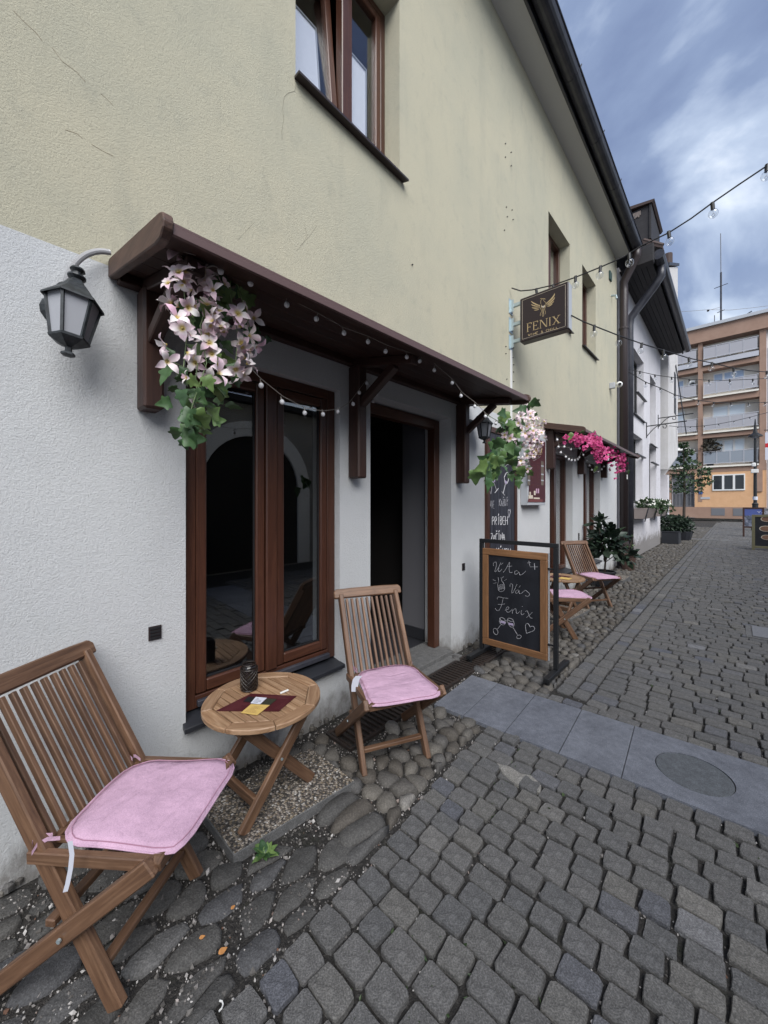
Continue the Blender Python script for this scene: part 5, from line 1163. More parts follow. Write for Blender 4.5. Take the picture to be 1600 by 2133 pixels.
# hanging sign
hs = thing('hanging_sign', 'square dark brown sign with a gold phoenix and FENIX lettering on steel brackets', 'sign', (.4, 4.25, 3.5))
sx0, sx1, sz0, sz1, sy = .137, .655, 3.245, 3.742, 4.2
MB().box(sx0, sx1, sy, sy + .115, sz0, sz1).build('case', M_signface, hs, bevel=.008)
MB().box(sx1 + .0005, sx1 + .004, sy + .012, sy + .108, sz0 + .01, sz1 - .01).build('side_trim', M_grey_metal, hs)
PS = lambda px, py: ony(px, py, sy - .0008)
OFF3, K3 = (1040, 570), 8.8889
b_ = .028
mb = MB(); q = [(sx0 + b_, sz0 + b_), (sx1 - b_, sz0 + b_), (sx1 - b_, sz1 - b_), (sx0 + b_, sz1 - b_)]
for i in range(4): mb.beam((q[i][0], sy - .001, q[i][1]), (q[(i + 1) % 4][0], sy - .001, q[(i + 1) % 4][1]), .002, .002)
mb.build('border_line', M_creamp, hs)
def plate(name, parent, polys, m_, k, off, place, th=.0015):
    mb = MB()
    for P in polys: mb.prism([place(off[0] + p[0] / k, off[1] + p[1] / k) for p in P], (0, -th, 0))
    return mb.build(name, m_, parent)
def feather(a, b, c, w_):   # tapered curved feather from tip a over b to root c
    a, b, c = Vector(a), Vector(b), Vector(c); up = []; lo = []
    for i in range(9):
        t = i / 8; p = a * (1 - t) ** 2 + b * 2 * t * (1 - t) + c * t * t; d = (2 * (1 - t) * (b - a) + 2 * t * (c - b)).normalized(); n = Vector((-d.y, d.x)); k = w_ * math.sin(PI * min(1, t * .85 + .08)) ** .8
        up.append(p + n * k); lo.append(p - n * k)
    return up + lo[::-1]
fe = [feather((592, 512), (640, 560), (752, 592), 11), feather((592, 570), (640, 605), (742, 605), 9), feather((606, 628), (660, 648), (744, 632), 9), feather((645, 675), (690, 680), (738, 658), 7),
      feather((1028, 368), (1010, 450), (862, 560), 12), feather((1030, 440), (985, 520), (880, 572), 10), feather((1015, 510), (965, 565), (888, 585), 8), feather((985, 560), (940, 600), (890, 608), 7)]
for f_ in fe: plate('phoenix_feather', hs, [f_], M_gold, K3, OFF3, PS)
lines = [[(770, 560), (768, 500), (790, 470), (815, 458), (842, 470), (850, 482)], [(758, 466), (775, 460), (800, 466), (852, 462)], [(815, 480), (830, 510), (860, 530), (868, 560), (862, 610), (835, 660), (858, 710), (852, 750)],
         [(752, 575), (748, 620), (775, 665), (795, 690), (765, 735), (758, 782)], [(785, 575), (778, 620), (800, 650), (812, 700), (790, 760), (808, 800), (828, 770), (815, 700)], [(848, 575), (845, 610), (822, 650), (815, 700)]]
strokes_on('phoenix_outline', M_gold, hs, lines, K3, OFF3, PS, .0022)
plate('phoenix_glass', hs, [[(788, 590), (812, 612), (838, 582), (842, 612), (815, 632), (786, 615)]], M_creamp, K3, OFF3, PS)
# serif capitals FENIX, drawn in a slanting band (left edge x 505, right edge x 1130)
def letter_rect(u0, u1, v0, v1): return [(u0, v0), (u1, v0), (u1, v1), (u0, v1)]
def band(p):  # (u 0..1, v 0 top..1 bottom) -> enlarged photo coordinates
    x = 508 + p[0] * 622; return (x, 925 - 165 * p[0] + p[1] * (162 - 10 * p[0]))
L = {}
def serif_stem(u, w=.022): return [letter_rect(u, u + w, 0, 1), letter_rect(u - .014, u + w + .014, 0, .05), letter_rect(u - .014, u + w + .014, .95, 1)]
GL = {'F': serif_stem(.02) + [letter_rect(.042, .145, 0, .05), letter_rect(.132, .146, .05, .2), letter_rect(.042, .105, .46, .51), letter_rect(.098, .108, .4, .57)],
      'E': serif_stem(.20) + [letter_rect(.222, .335, 0, .05), letter_rect(.322, .336, .05, .2), letter_rect(.222, .295, .47, .52), letter_rect(.288, .298, .41, .58), letter_rect(.222, .345, .95, 1), letter_rect(.332, .346, .8, .95)],
      'N': [letter_rect(.405, .417, 0, 1), letter_rect(.385, .44, 0, .045), letter_rect(.385, .435, .955, 1), [(.405, 0), (.437, 0), (.602, 1), (.574, 1)], letter_rect(.592, .604, 0, 1), letter_rect(.572, .625, 0, .045)],
      'I': serif_stem(.68), 'X': [[(.775, 0), (.81, 0), (.985, 1), (.95, 1)], [(.955, 0), (.972, 0), (.80, 1), (.783, 1)], letter_rect(.755, .84, 0, .045), letter_rect(.925, 1.0, 0, .045), letter_rect(.755, .83, .955, 1), letter_rect(.92, 1.005, .955, 1)]}
for ch, polys in GL.items(): plate('sign_letter', hs, [[band(p) for p in P] for P in polys], M_gold, K3, OFF3, PS)
wc = word('WINE & CHILL', 0, 1, 0, 1, 0, .35)
wc = [[(540 + p[0] * 550, 1118 - 140 * p[0] + p[1] * 44) for p in st] for st in wc]
tag(strokes_on('sign_small_letters', M_gold, hs, wc, K3, OFF3, PS, .0023), kind='stuff')
for z in (3.72, 3.50, 3.30):
    br_ = MB().box(.001, .006, 4.205, 4.30, z - .085, z + .085).box(.006, .045, 4.235, 4.24, z - .07, z + .07).build('bracket_plate', M_galv, hs)
    wbeam('bracket_arm', (.007, 4.255, z), (.136, 4.255, z), .03, .04, M_galv, hs); 
    for dz in (-.065, .065): MB().tube([(.005, 4.28, z + dz), (.012, 4.28, z + dz)], .007, 6).build('bolt', M_black, br_)
MB().box(.001, .014, 4.24, 4.275, 2.40, 3.21).build('cable_duct', M_white_plastic, hs)

# wall lanterns
def lantern(name, label, c, s_, tilt, arm, hose=None):
    t = thing(name, label, 'lantern', c, 'black hexagonal wall lanterns with frosted panes')
    M = Matrix.Translation(c) @ Matrix.Rotation(tilt, 4, Vector((SN * .7 + .3, CS, 0)).normalized()) @ Matrix.Diagonal((s_ * .84, s_ * .84, s_, 1))
    n = 6; M3 = M.to_3x3()
    def lat(nm, prof, m_, k=6, rot=PI / 6, p=t): return MB().lathe(prof, (0, 0, 0), k, rot=rot).build(nm, m_, p, M)
    lat('roof', [(.104, .058), (.118, .050), (.117, .058), (.070, .100), (.060, .116), (.045, .126), (.028, .150)], M_lampblack)
    lat('finial', [(.018, .149), (.036, .162), (.036, .168), (.018, .176), (.016, .186), (.030, .194), (.026, .202), (.006, .206)], M_lampblack, 12)
    lat('base', [(.010, -.168), (.027, -.164), (.027, -.156), (.013, -.148), (.014, -.132), (.044, -.122), (.076, -.106), (.078, -.098), (.070, -.094)], M_lampblack, 6)
    for k in range(6):
        a = PI / 6 + k * PI / 3; b = a + PI / 3
        p0, p1 = Vector((.102 * math.cos(a), .102 * math.sin(a), .060)), Vector((.070 * math.cos(a), .070 * math.sin(a), -.096))
        q0, q1 = Vector((.102 * math.cos(b), .102 * math.sin(b), .060)), Vector((.070 * math.cos(b), .070 * math.sin(b), -.096))
        MB().beam(p0, p1, .011, .011, (math.cos(a), math.sin(a), 0)).build('bar', M_lampblack, t, M)
        f = .96; MB().prism([p0 * f + Vector((0, 0, .002)), q0 * f + Vector((0, 0, .002)), q1 * f, p1 * f], Vector((-math.cos(a + PI / 6), -math.sin(a + PI / 6), 0)) * .002).build('pane', M_frost, t, M)
    # curved arm to a wall rose
    pts = [M @ Vector((0, 0, .1)), M @ Vector((-.03, .0, .12))]
    wall = Vector((0.004, c[1] - .02, c[2] + .07 * s_)); top = M @ Vector((0, 0, .13))
    MB().tube([wall, wall + Vector((.05, 0, .035 * s_)), (wall + top) / 2 + Vector((0, 0, .035)), top], .020 * s_, 8).build('arm', M_lampblack, t, smooth=True)
    MB().tube([wall + Vector((-.002, 0, 0)), wall + Vector((.022, 0, .0))], [.062 * s_, .045 * s_], 14).build('wall_rose', M_lampblack, t)
    return t
LA = onplan(151, 658, (.165, 0), (.165, 1)); LA = (LA.x, LA.y, LA.z)
lantern('wall_lantern', 'black wall lantern left of the wooden canopy, fed by a grey corrugated hose', LA, .93, -.13, None)
L2 = onplan(1009, 893, (.14, 3), (.14, 4)); lantern('wall_lantern', 'smaller looking black wall lantern under the far canopy end above the tall chalkboard', (L2.x, L2.y, L2.z), .86, 0.0, None)
ho = thing('corrugated_hose', 'grey corrugated cable hose arching from the left lantern to the canopy', 'hose', (.1, .27, 2.4))
pts = [onplan(px, py, (.10, .0), (.02, .5)) for px, py in ((136, 600), (140, 580), (148, 562), (160, 545), (176, 532), (194, 525), (212, 523), (230, 526))]
# resample and alternate the radius for the ribs
q = []
for i in range(len(pts) - 1):
    for k in range(14): q.append(pts[i].lerp(pts[i + 1], k / 14))
sm = [q[0]] + [sum((q[max(0, min(len(q) - 1, i + d))] for d in range(-6, 7)), Vector()) / 13 for i in range(1, len(q) - 1)] + [q[-1]]
MB().tube(sm, [.0115 if i % 2 else .0092 for i in range(len(sm))], 9).build('hose', M_corr, ho)

# ================================================================== STRINGS OF LIGHTS
fairy = MB().tube([(0, 0, 0), (0, 0, -.012)], .0018, 5).tube([(0, 0, -.011), (0, 0, -.018)], .004, 6).mesh('fairy_socket', M_wire)
fball = MB().ball((0, 0, -.027), .0115, 10, 7, sq=1.1).mesh('fairy_bulb', M_bulb, smooth=True)
def fairy_string(label, plan, cable, bulbs, s_=1.0):
    pts = [onplan(px, py, *plan) for px, py in cable]
    t = MB().tube(pts, .0016 * s_, 4).build('fairy_light_string', M_wire, recalc=False); tag(t, label, 'string lights', 'white globe fairy lights on the canopies')
    for px, py in bulbs:
        p = onplan(px, py, *plan); p.z += .022 * s_; M = Matrix.Translation(p) @ Euler((R.uniform(-.3, .3), R.uniform(-.3, .3), 0)).to_matrix().to_4x4() @ Matrix.Diagonal((s_, s_, s_, 1))
        b = inst('bulb', fball, t, M); inst('socket', fairy, b, M)
fairy_string('string of white globe lights along the front edge of the near canopy', ((.565, .5), (.565, 3.2)),
    [(440, 548), (462, 556), (490, 560), (520, 574), (560, 598), (597, 619), (662, 652), (716, 682), (766, 700), (806, 719), (846, 732), (880, 743), (897, 746), (908, 760), (943, 790), (963, 818), (990, 838), (1012, 861), (1040, 880), (1080, 898)],
    [(461, 561), (525, 588), (597, 631), (662, 663), (714, 692), (767, 709), (805, 731), (846, 742), (878, 751), (905, 769), (941, 796), (959, 823), (989, 845), (1010, 866), (1033, 881), (1045, 882)])
fairy_string('string of white globe lights sagging across the top of the big window', ((.50, .55), (.06, 1.95)),
    [(495, 745), (520, 764), (545, 790), (590, 826), (636, 850), (672, 856), (706, 852), (728, 838), (748, 812), (764, 790), (778, 812), (786, 818)],
    [(542, 800), (585, 836), (634, 858), (671, 861), (706, 856), (733, 840), (749, 816), (764, 797), (776, 834), (786, 819)])
fairy_string('thin string of small white lights hanging under the far canopy', ((.30, 5.4), (.30, 8.6)),
    [(1158, 912), (1166, 930), (1180, 931), (1192, 935), (1207, 934), (1218, 928), (1206, 952), (1196, 957), (1188, 954), (1178, 948), (1170, 941)],
    [(1160, 915), (1164, 930), (1177, 930), (1190, 935), (1206, 933), (1216, 929), (1170, 942), (1177, 951), (1186, 956), (1192, 958), (1197, 958), (1204, 956), (1207, 952), (1214, 947)], 1.25)
fairy_string('thin string of small white lights beyond the middle post of the far canopy', ((.12, 5.4), (.12, 9.6)),
    [(1214, 948), (1222, 958), (1228, 968), (1234, 978), (1240, 982), (1246, 982), (1252, 977), (1257, 970)],
    [(1222, 958), (1228, 969), (1233, 978), (1239, 982), (1246, 982), (1253, 977), (1257, 971)], 1.4)
# festoons over the lane
fsock = MB().tube([(0, 0, .01), (0, 0, -.052)], .015, 8).mesh('festoon_socket', M_black)
fglass = MB().ball((0, 0, -.086), .036, 14, 9, sq=1.08).mesh('festoon_bulb', M_bulbglass, smooth=True)
ffil = MB().tube([(0, 0, -.052), (0, 0, -.085), (.012, 0, -.10), (0, .01, -.112), (-.012, 0, -.10), (0, 0, -.085)], .0022, 4).mesh('filament', M_grey_metal)
def festoon(label, plan, cable, bulbs, th=.007):
    t = MB().tube([onplan(px, py, *plan) for px, py in cable], th, 5).build('festoon_string', M_cable, recalc=False); tag(t, label, 'string lights', 'festoon lights strung over the lane')
    for px, py in bulbs:
        p = onplan(px, py, *plan); M = Matrix.Translation(p) @ Euler((R.uniform(-.12, .12), R.uniform(-.12, .12), 0)).to_matrix().to_4x4(); b = inst('bulb', fglass, t, M); inst('socket', fsock, b, M); inst('filament', ffil, b, M)
festoon('festoon string rising steeply from the sign bracket into the open sky', ((.06, 4.24), (4.7, 4.75)),
    [(1066, 600), (1085, 606), (1108, 604), (1152, 594), (1198, 578), (1250, 557), (1300, 535), (1340, 510), (1393, 485), (1440, 455), (1482, 424), (1540, 384), (1600, 344), (1680, 286)],
    [(1117, 603), (1152, 595), (1199, 577), (1251, 556), (1311, 530), (1393, 484), (1484, 424), (1598, 345)])
festoon('festoon string running from the hanging sign past the grey house eave', ((.655, 4.26), (5.0, 17)),
    [(1190, 657), (1215, 670), (1238, 679), (1289, 699), (1337, 716), (1383, 730), (1435, 746), (1483, 756), (1530, 767), (1560, 772), (1600, 775), (1660, 776)],
    [(1238, 679), (1289, 699), (1337, 716), (1382, 730), (1435, 746), (1483, 756), (1528, 767), (1597, 774)])
festoon('upper of two festoon strings starting at the cafe downpipe', ((.25, 9.9), (5.0, 14.5)),
    [(1302, 768), (1333, 774), (1364, 781), (1399, 786), (1436, 790), (1477, 792), (1520, 792), (1568, 790), (1600, 788), (1650, 784)], [(1333, 774), (1364, 781), (1399, 786), (1436, 790), (1477, 792), (1520, 791), (1568, 790)])
festoon('lower of two festoon strings starting at the cafe downpipe', ((.25, 9.95), (5.0, 21)),
    [(1302, 770), (1325, 784), (1345, 796), (1375, 808), (1405, 822), (1430, 829), (1455, 834), (1487, 838), (1523, 839), (1560, 839), (1600, 838), (1640, 837)], [(1345, 796), (1375, 808), (1405, 821), (1455, 834), (1487, 838), (1523, 839), (1559, 839), (1594, 838)], .009)
festoon('far festoon string in front of the apartment block lower balconies', ((.5, 17.5), (5.6, 24)),
    [(1386, 886), (1412, 889), (1438, 889), (1467, 887), (1497, 883), (1529, 877), (1562, 869), (1600, 859), (1640, 846)], [(1386, 886), (1412, 889), (1438, 889), (1467, 887), (1497, 883), (1529, 877), (1562, 869)], .01)

# ================================================================== PLANTS
def leaf_mesh(name, kind, m_, s_=1.0):
    if kind == 'ivy': P = [(0, 0), (.16, -.10), (.34, -.13), (.50, -.05), (.46, .12), (.44, .24), (.60, .40), (.50, .50), (.34, .52), (.26, .66), (.16, .88), (0, 1.10)]
    else: P = [(0, 0), (.13, .06), (.22, .16), (.29, .30), (.30, .45), (.26, .62), (.18, .80), (.09, .95), (0, 1.08)]
    k = len(P); hz = lambda x, y_: .20 * abs(x) - .24 * y_ * y_ + .04 * math.sin(8 * y_ + 3 * x)
    vs_ = [(0, y_ * s_, hz(0, y_) * s_) for x, y_ in P]                                  # midrib
    for sg in (1, -1): vs_ += [(sg * x * .5 * s_, y_ * s_, (hz(x * .5, y_) + .02) * s_) for x, y_ in P] + [(sg * x * s_, y_ * s_, hz(x * sg, y_) * s_) for x, y_ in P]
    fs = []
    for side in (0, 1):
        b1 = k + side * 2 * k; b2 = b1 + k
        for i in range(k - 1):
            for (u, v) in ((0, b1), (b1, b2)):
                f = (u + i, v + i, v + i + 1, u + i + 1); fs.append(f if side == 0 else f[::-1])
    return MB().add(vs_, fs).mesh(name, m_, recalc=False, smooth=True)
IVY = [leaf_mesh('leaf', 'ivy', M_leaf, s_) for s_ in (.052, .062, .072)]
OVAL = [leaf_mesh('leaf', 'oval', M_leaf, s_) for s_ in (.045, .058)]
LAU = [leaf_mesh('leaf', 'oval', M_leafd, s_) for s_ in (.09, .11)]
def flower_mesh(m_, n, r, cup, w_):
    mb = MB()
    for k in range(n):
        a = 2 * PI * k / n + R.uniform(-.22, .22); c, s_ = math.cos(a), math.sin(a); l_ = r * R.uniform(.8, 1.2); q = []; cu = cup * R.uniform(.6, 1.4); tw = R.uniform(-.5, .5)
        prof = ((.0, .14), (.25, .75), (.5, 1.0), (.75, .72), (.92, .30), (1.03, .03))
        for d, ww in prof:
            z = cu * (d * .5 - d * d * .30) * r - .30 * r * max(0, d - .65)
            for sg in (-1, 0, 1):
                q.append((c * d * l_ - s_ * sg * ww * w_ * r, s_ * d * l_ + c * sg * ww * w_ * r, z + (abs(sg) * .10 + sg * tw * .18 * d) * r * ww + R.uniform(-.02, .02) * r))
        fs = []
        for i in range(len(prof) - 1):
            for j in (0, 1): a0 = i * 3 + j; fs.append((a0, a0 + 1, a0 + 4, a0 + 3))
        mb.add(q, fs)
    mb.tube([(0, 0, 0), (0, 0, .14 * r)], .07 * r, 5)
    return mb.mesh('flower', m_, recalc=False, smooth=True)
FLO = [flower_mesh(M_petal, n_, r_, c_, .30) for n_, r_, c_ in ((4, .043, 1.3), (5, .041, .8), (4, .046, 2.4), (4, .036, 1.8))]
MAG = [flower_mesh(M_mag, n_, r_, c_, .42) for n_, r_, c_ in ((4, .062, 1.5), (5, .052, 1.1))]
WHT = [flower_mesh(M_wpetal, 5, .03, .8, .4)]
def orient(p, d, roll, s_=1.0):
    d = Vector(d).normalized(); q = d.to_track_quat('Y', 'Z').to_matrix().to_4x4()
    return Matrix.Translation(p) @ q @ Matrix.Rotation(roll, 4, 'Y') @ Matrix.Diagonal((s_, s_, s_, 1))
def face(p, d, roll, s_=1.0):
    q = Vector(d).normalized().to_track_quat('Z', 'Y').to_matrix().to_4x4()
    return Matrix.Translation(p) @ q @ Matrix.Rotation(roll, 4, 'Z') @ Matrix.Diagonal((s_, s_, s_, 1))
TOCAM = Vector((1.0, -.75, -.35))
def rv(a=1.0): return Vector((R.uniform(-a, a), R.uniform(-a, a), R.uniform(-a, a)))
def garland(name, label, plan, stems, flowers, leaves, group, jitter, fl=FLO, lv=IVY, ls=1.0, fs_=1.0, dens=2, back=.09, fd=1):
    P = lambda q: onplan(q[0], q[1], *plan)
    t = thing(name, label, 'flower garland', P(stems[0][0]), group)
    for st in stems: MB().tube([P(q) + rv(jitter * .3) for q in st], .0018, 4).build('stem', M_vein, t, recalc=False)
    cen = sum((P(q) for q in flowers), Vector()) / max(1, len(flowers))
    for q in flowers * fd:
        p = P((q[0] + R.uniform(-10, 10), q[1] + R.uniform(-10, 10)) if fd > 1 else q) + rv(jitter) + TOCAM.normalized() * R.uniform(0, .03); d = (p - cen) * 2.2 + TOCAM * .45 + rv(.9) + Vector((0, 0, .1)); inst('flower', R.choice(fl), t, face(p, d, R.uniform(0, 6), fs_ * R.uniform(.8, 1.2)))
    for q in leaves * dens:
        p = P((q[0] + R.uniform(-9, 9), q[1] + R.uniform(-9, 9)) if dens > 1 else q) + rv(jitter * .9) - TOCAM.normalized() * R.uniform(.0, back)
        n_ = (TOCAM + rv(1.0)).normalized(); d = Vector((R.uniform(-.6, .6), R.uniform(-.8, .8), R.uniform(-1.2, .2))); x_ = d.cross(n_).normalized(); d = n_.cross(x_)
        M = Matrix((x_, d, n_)).transposed().to_4x4(); M.translation = p; k = ls * R.uniform(.8, 1.25) * (1.12 if q[1] > 790 and ls < 1.2 else 1); inst('leaf', R.choice(lv), t, M @ Matrix.Diagonal((k, k, k, 1)))
    return t
G = 'artificial flower garlands hanging from the canopies'
f1 = [(382, 522), (395, 545), (372, 552), (362, 585), (388, 578), (405, 560), (412, 590), (430, 575), (440, 555), (447, 575), (378, 605), (398, 612), (420, 600), (436, 605), (365, 625), (392, 640), (415, 635), (362, 665), (385, 675), (404, 668), (375, 690), (398, 700), (428, 655), (445, 668), (455, 645), (432, 690), (415, 690), (470, 672), (485, 668), (500, 672), (512, 660), (482, 690), (500, 700), (478, 715), (495, 728), (515, 722), (470, 735), (488, 745), (500, 760), (470, 760), (492, 775), (448, 735), (378, 745), (398, 760), (370, 770), (418, 772), (432, 765), (408, 828), (380, 655), (440, 640), (450, 690), (460, 700), (425, 740)]
l1 = [(425, 540), (440, 548), (452, 565), (460, 590), (470, 605), (480, 585), (492, 600), (478, 620), (495, 625), (455, 610), (500, 612), (415, 625), (430, 620), (380, 640), (402, 655), (425, 668), (455, 705), (440, 715), (420, 712), (468, 650), (505, 685), (525, 680), (528, 700), (445, 755), (435, 780), (410, 750), (460, 775), (440, 740), (352, 760), (345, 748), (362, 790), (380, 800), (400, 800), (425, 795), (388, 840), (360, 850), (378, 865), (395, 858), (412, 850), (368, 880), (385, 890), (398, 875), (355, 868), (450, 825), (462, 830), (380, 905), (470, 630), (485, 640), (465, 570), (430, 560)]
garland('flower_garland', 'long hanging garland of pink and white flowers with ivy at the near canopy corner', ((.585, .30), (.42, .95)),
    [[(470, 560), (440, 600), (415, 680), (425, 760), (405, 840), (385, 905)], [(478, 560), (480, 620), (495, 700), (490, 775)], [(400, 530), (385, 600), (390, 690), (380, 760), (345, 748)], [(440, 540), (500, 600), (520, 690)], [(415, 740), (408, 790), (408, 820)], [(425, 760), (445, 800), (470, 830)]], [(q[0] + 8, q[1]) for q in f1 + f1[::2]], [(q[0] + 8, q[1]) for q in l1], G, .04, fd=1, ls=.70, back=.06, fs_=.98)
f2 = [(1120, 872), (1112, 885), (1128, 890), (1108, 900), (1122, 905), (1136, 900), (1140, 890), (1100, 912), (1115, 915), (1130, 918), (1145, 905), (1098, 925), (1110, 930), (1122, 928), (1138, 922), (1092, 935), (1104, 940), (1118, 938), (1095, 880), (1088, 895), (1090, 860), (1106, 872), (1078, 870), (1096, 862), (1070, 905), (1072, 920), (1080, 965), (1098, 958), (1090, 948), (1120, 895), (1132, 910), (1143, 915), (1112, 920), (1126, 935), (1103, 895)]
l2 = [(1050, 865), (1062, 872), (1075, 880), (1085, 885), (1056, 880), (1058, 892), (1072, 898), (1066, 905), (1052, 908), (1065, 912), (1080, 915), (1078, 925), (1048, 925), (1060, 930), (1072, 935), (1040, 940), (1055, 945), (1085, 940), (1020, 960), (1032, 965), (1015, 980), (1028, 978), (1010, 955), (1005, 995), (1018, 992), (1070, 955), (1082, 965), (1092, 970), (1075, 980), (1080, 990), (1098, 980), (1100, 850), (1110, 855), (1118, 862), (1090, 850), (1045, 955), (1058, 962), (1038, 950), (1066, 945), (1096, 905), (1085, 870), (1110, 945), (1098, 990)]
garland('flower_garland', 'bushy ivy garland with pale pink flowers at the far end of the near canopy', ((.62, 2.9), (.40, 3.75)),
    [[(1095, 835), (1085, 870), (1060, 910), (1040, 960), (1010, 1000)], [(1100, 835), (1120, 880), (1110, 930), (1085, 985)], [(1010, 862), (1045, 880), (1090, 895), (1130, 900)]], f2, l2, G, .05, ls=1.25, fs_=1.05, fd=3, back=.05)
f3 = []
for k in range(190):
    t = k / 189
    ctr = [(1190, 915), (1215, 922), (1235, 918), (1248, 935), (1250, 955), (1268, 945), (1285, 945), (1292, 962), (1285, 985)]; i = min(7, int(t * 8)); u = t * 8 - i
    a, b = ctr[i], ctr[i + 1]; f3.append((a[0] + (b[0] - a[0]) * u + R.uniform(-9, 9), a[1] + (b[1] - a[1]) * u + R.uniform(-8, 8)))
f3 += [(1175, 908), (1172, 912), (1178, 912)]
garland('flower_garland', 'magenta flower garland draped along the far canopy front', ((.55, 5.6), (.50, 8.8)),
    [[(1172, 908), (1215, 918), (1250, 940), (1290, 955), (1288, 988)]], f3, [(1205, 902), (1215, 905), (1240, 908), (1245, 912), (1290, 938), (1298, 945), (1302, 968), (1306, 978), (1296, 935), (1230, 900), (1255, 970)], G, .05, fl=MAG, lv=OVAL, ls=2.2, dens=1, fs_=.50)
def bush(parent, c, rad, n, lv, s_, name='leaf', squash=1.0, stuff=False, mat_=None):
    if stuff:
        mb = MB()
        for i in range(n):
            d = rv().normalized() * R.uniform(.35, 1) ** .6; p = Vector((c[0] + d.x * rad, c[1] + d.y * rad, c[2] + d.z * rad * squash)); M = orient(p, d + rv(.6), R.uniform(0, 6), s_ * R.uniform(.7, 1.3))
            L_ = .1; mb.add([M @ Vector(q) for q in ((0, 0, 0), (.035, .05, .012), (0, .1, -.01), (-.035, .05, .012))], [(0, 1, 2, 3)])
        return tag(mb.build(name, mat_, parent, recalc=False), kind='stuff')
    for i in range(n):
        d = rv().normalized() * R.uniform(.3, 1); p = Vector((c[0] + d.x * rad, c[1] + d.y * rad, c[2] + d.z * rad * squash)); inst(name, R.choice(lv), parent, orient(p, d + Vector((0, 0, .2)) + rv(.5), R.uniform(-1, 1), s_ * R.uniform(.7, 1.3)))
# potted laurel by the far chair
pb = onz(1250, 1222, 0); pot = thing('potted_bush', 'dark glossy potted bush behind the farthest teak chair', 'plant', (.33, 7.2, 0))
px_, py_ = .33, 7.15
MB().lathe([(.12, 0), (.16, .24), (.175, .25), (.175, .28), (.15, .28), (.145, .22)], (px_, py_, .0), 14).build('pot', M_slate, pot)
MB().tube([(px_, py_, .2), (px_ + .02, py_, .5), (px_ - .02, py_ + .02, .8)], .016, 6).build('stem', M_bark, pot)
for (dx, dy, dz) in ((.12, -.1, .75), (-.1, .05, .95), (.05, .15, .85), (.2, .05, .6), (-.05, -.12, 1.0)): MB().tube([(px_ + .01, py_, .42), (px_ + dx, py_ + dy, dz)], .007, 5).build('branch', M_bark, pot)
bush(pot, (px_ + .02, py_, .76), .28, 230, LAU, 1.3, squash=.95); bush(pot, (px_ - .05, py_, 1.05), .13, 34, LAU, 1.2, squash=1.2); bush(pot, (px_ + .32, py_ + .0, .56), .17, 34, LAU, 1.2, squash=.7)
fp = thing('flower_pot', 'small terracotta flower pot with sparse stems at the foot of the downpipe', 'flower pot', (.27, 9.45, 0))
MB().lathe([(.11, 0), (.145, .30), (.165, .305), (.165, .35), (.14, .35)], (.27, 9.42, 0), 14).build('pot', mat('dull_terracotta', (.07, .04, .032), .8), fp)
for i in range(9): a = R.uniform(0, 6); MB().tube([(.27, 9.42, .33), (.27 + .12 * math.cos(a), 9.42 + .12 * math.sin(a), .33 + R.uniform(.15, .5))], .004, 4).build('stem', M_bark, fp)
bush(fp, (.27, 9.42, .55), .17, 40, OVAL, .8, squash=1.3)
# window boxes on the grey house
for (ya, yb, lab) in ((11.45, 13.0, 'pale wooden window box of white flowers under the first grey house window'), (14.15, 15.5, 'pale wooden window box of white flowers under the second grey house window')):
    t = thing('window_box', lab, 'window box', (.2, (ya + yb) / 2, 1.1), 'flower boxes on the grey house')
    wbx = MB().prism([(.04, ya, 1.02), (.26, ya, 1.02), (.34, ya, 1.30), (.04, ya, 1.30)], (0, yb - ya, 0)).build('box', mat('weathered_grey_wood', (.20, .17, .16), .8), t, bevel=.006)
    for yy in (ya + .02, yb - .06): wbeam('bracket', (.345, yy, 1.30), (.27, yy, .95), .04, .02, M_slate, t)
    for k in range(5): bush(t, (.24, ya + .12 + k * (yb - ya - .2) / 4, 1.40), .15, 100, None, .85, 'foliage', .75, True, M_leafm)
    for i in range(70):
        p = Vector((.22 + R.uniform(-.14, .2), R.uniform(ya, yb), 1.44 + R.uniform(-.06, .08))); inst('flower', WHT[0], t, face(p, Vector((.5, -.6, .7)) + rv(.5), R.uniform(0, 6), .95))
    mbt = bush(t, (.36, yb - .12, 1.27), .15, 90, None, .85, 'foliage', .8, True, M_leafm)
# planter trough with shrubs at the end of the grey house, ball shrub, small tree
tr = thing('planter_box', 'dark planter box of leafy shrubs at the end of the grey house', 'planter', (.3, 16.7, 0))
MB().box(.03, .52, 16.45, 17.25, .0, .40).build('box', M_slate, tr, bevel=.012); MB().box(.02, .53, 16.44, 17.26, .401, .44).build('rim', M_slate, tr, bevel=.008)
for k in range(4): bush(tr, (.12 + .12 * k, 16.7 + .15 * k, .70), .28, 260, None, 1.1, 'foliage', 1.0, True, M_leafd)
bs = thing('round_shrub', 'low round dark shrub in a tub beyond the planter box', 'shrub', (.55, 19.0, 0)); MB().lathe([(.28, 0), (.36, .32), (.36, .36)], (.42, 18.6, 0), 12).build('tub', M_slate, bs); bush(bs, (.42, 18.6, .55), .38, 460, None, 1.1, 'foliage', .8, True, M_leafd)
def tree(name, label, x, y_, hgt, z0, clumps, n, s_):
    t = thing(name, label, 'tree', (x, y_, 0)); MB().tube([(x, y_, 0), (x + .03, y_, hgt * .4), (x, y_, hgt)], [.09, .07, .03], 8).build('trunk', M_bark, t)
    for (dx, dz, r) in clumps:
        MB().tube([(x, y_, z0 + (dz - z0) * .4 if dz > z0 else z0), (x + dx * .8, y_ + R.uniform(-.4, .4), dz)], .025, 5).build('limb', M_bark, t)
        bush(t, (x + dx, y_ + R.uniform(-.5, .5), dz), r, n, None, s_, 'crown', .55, True, M_leafm)
    return t
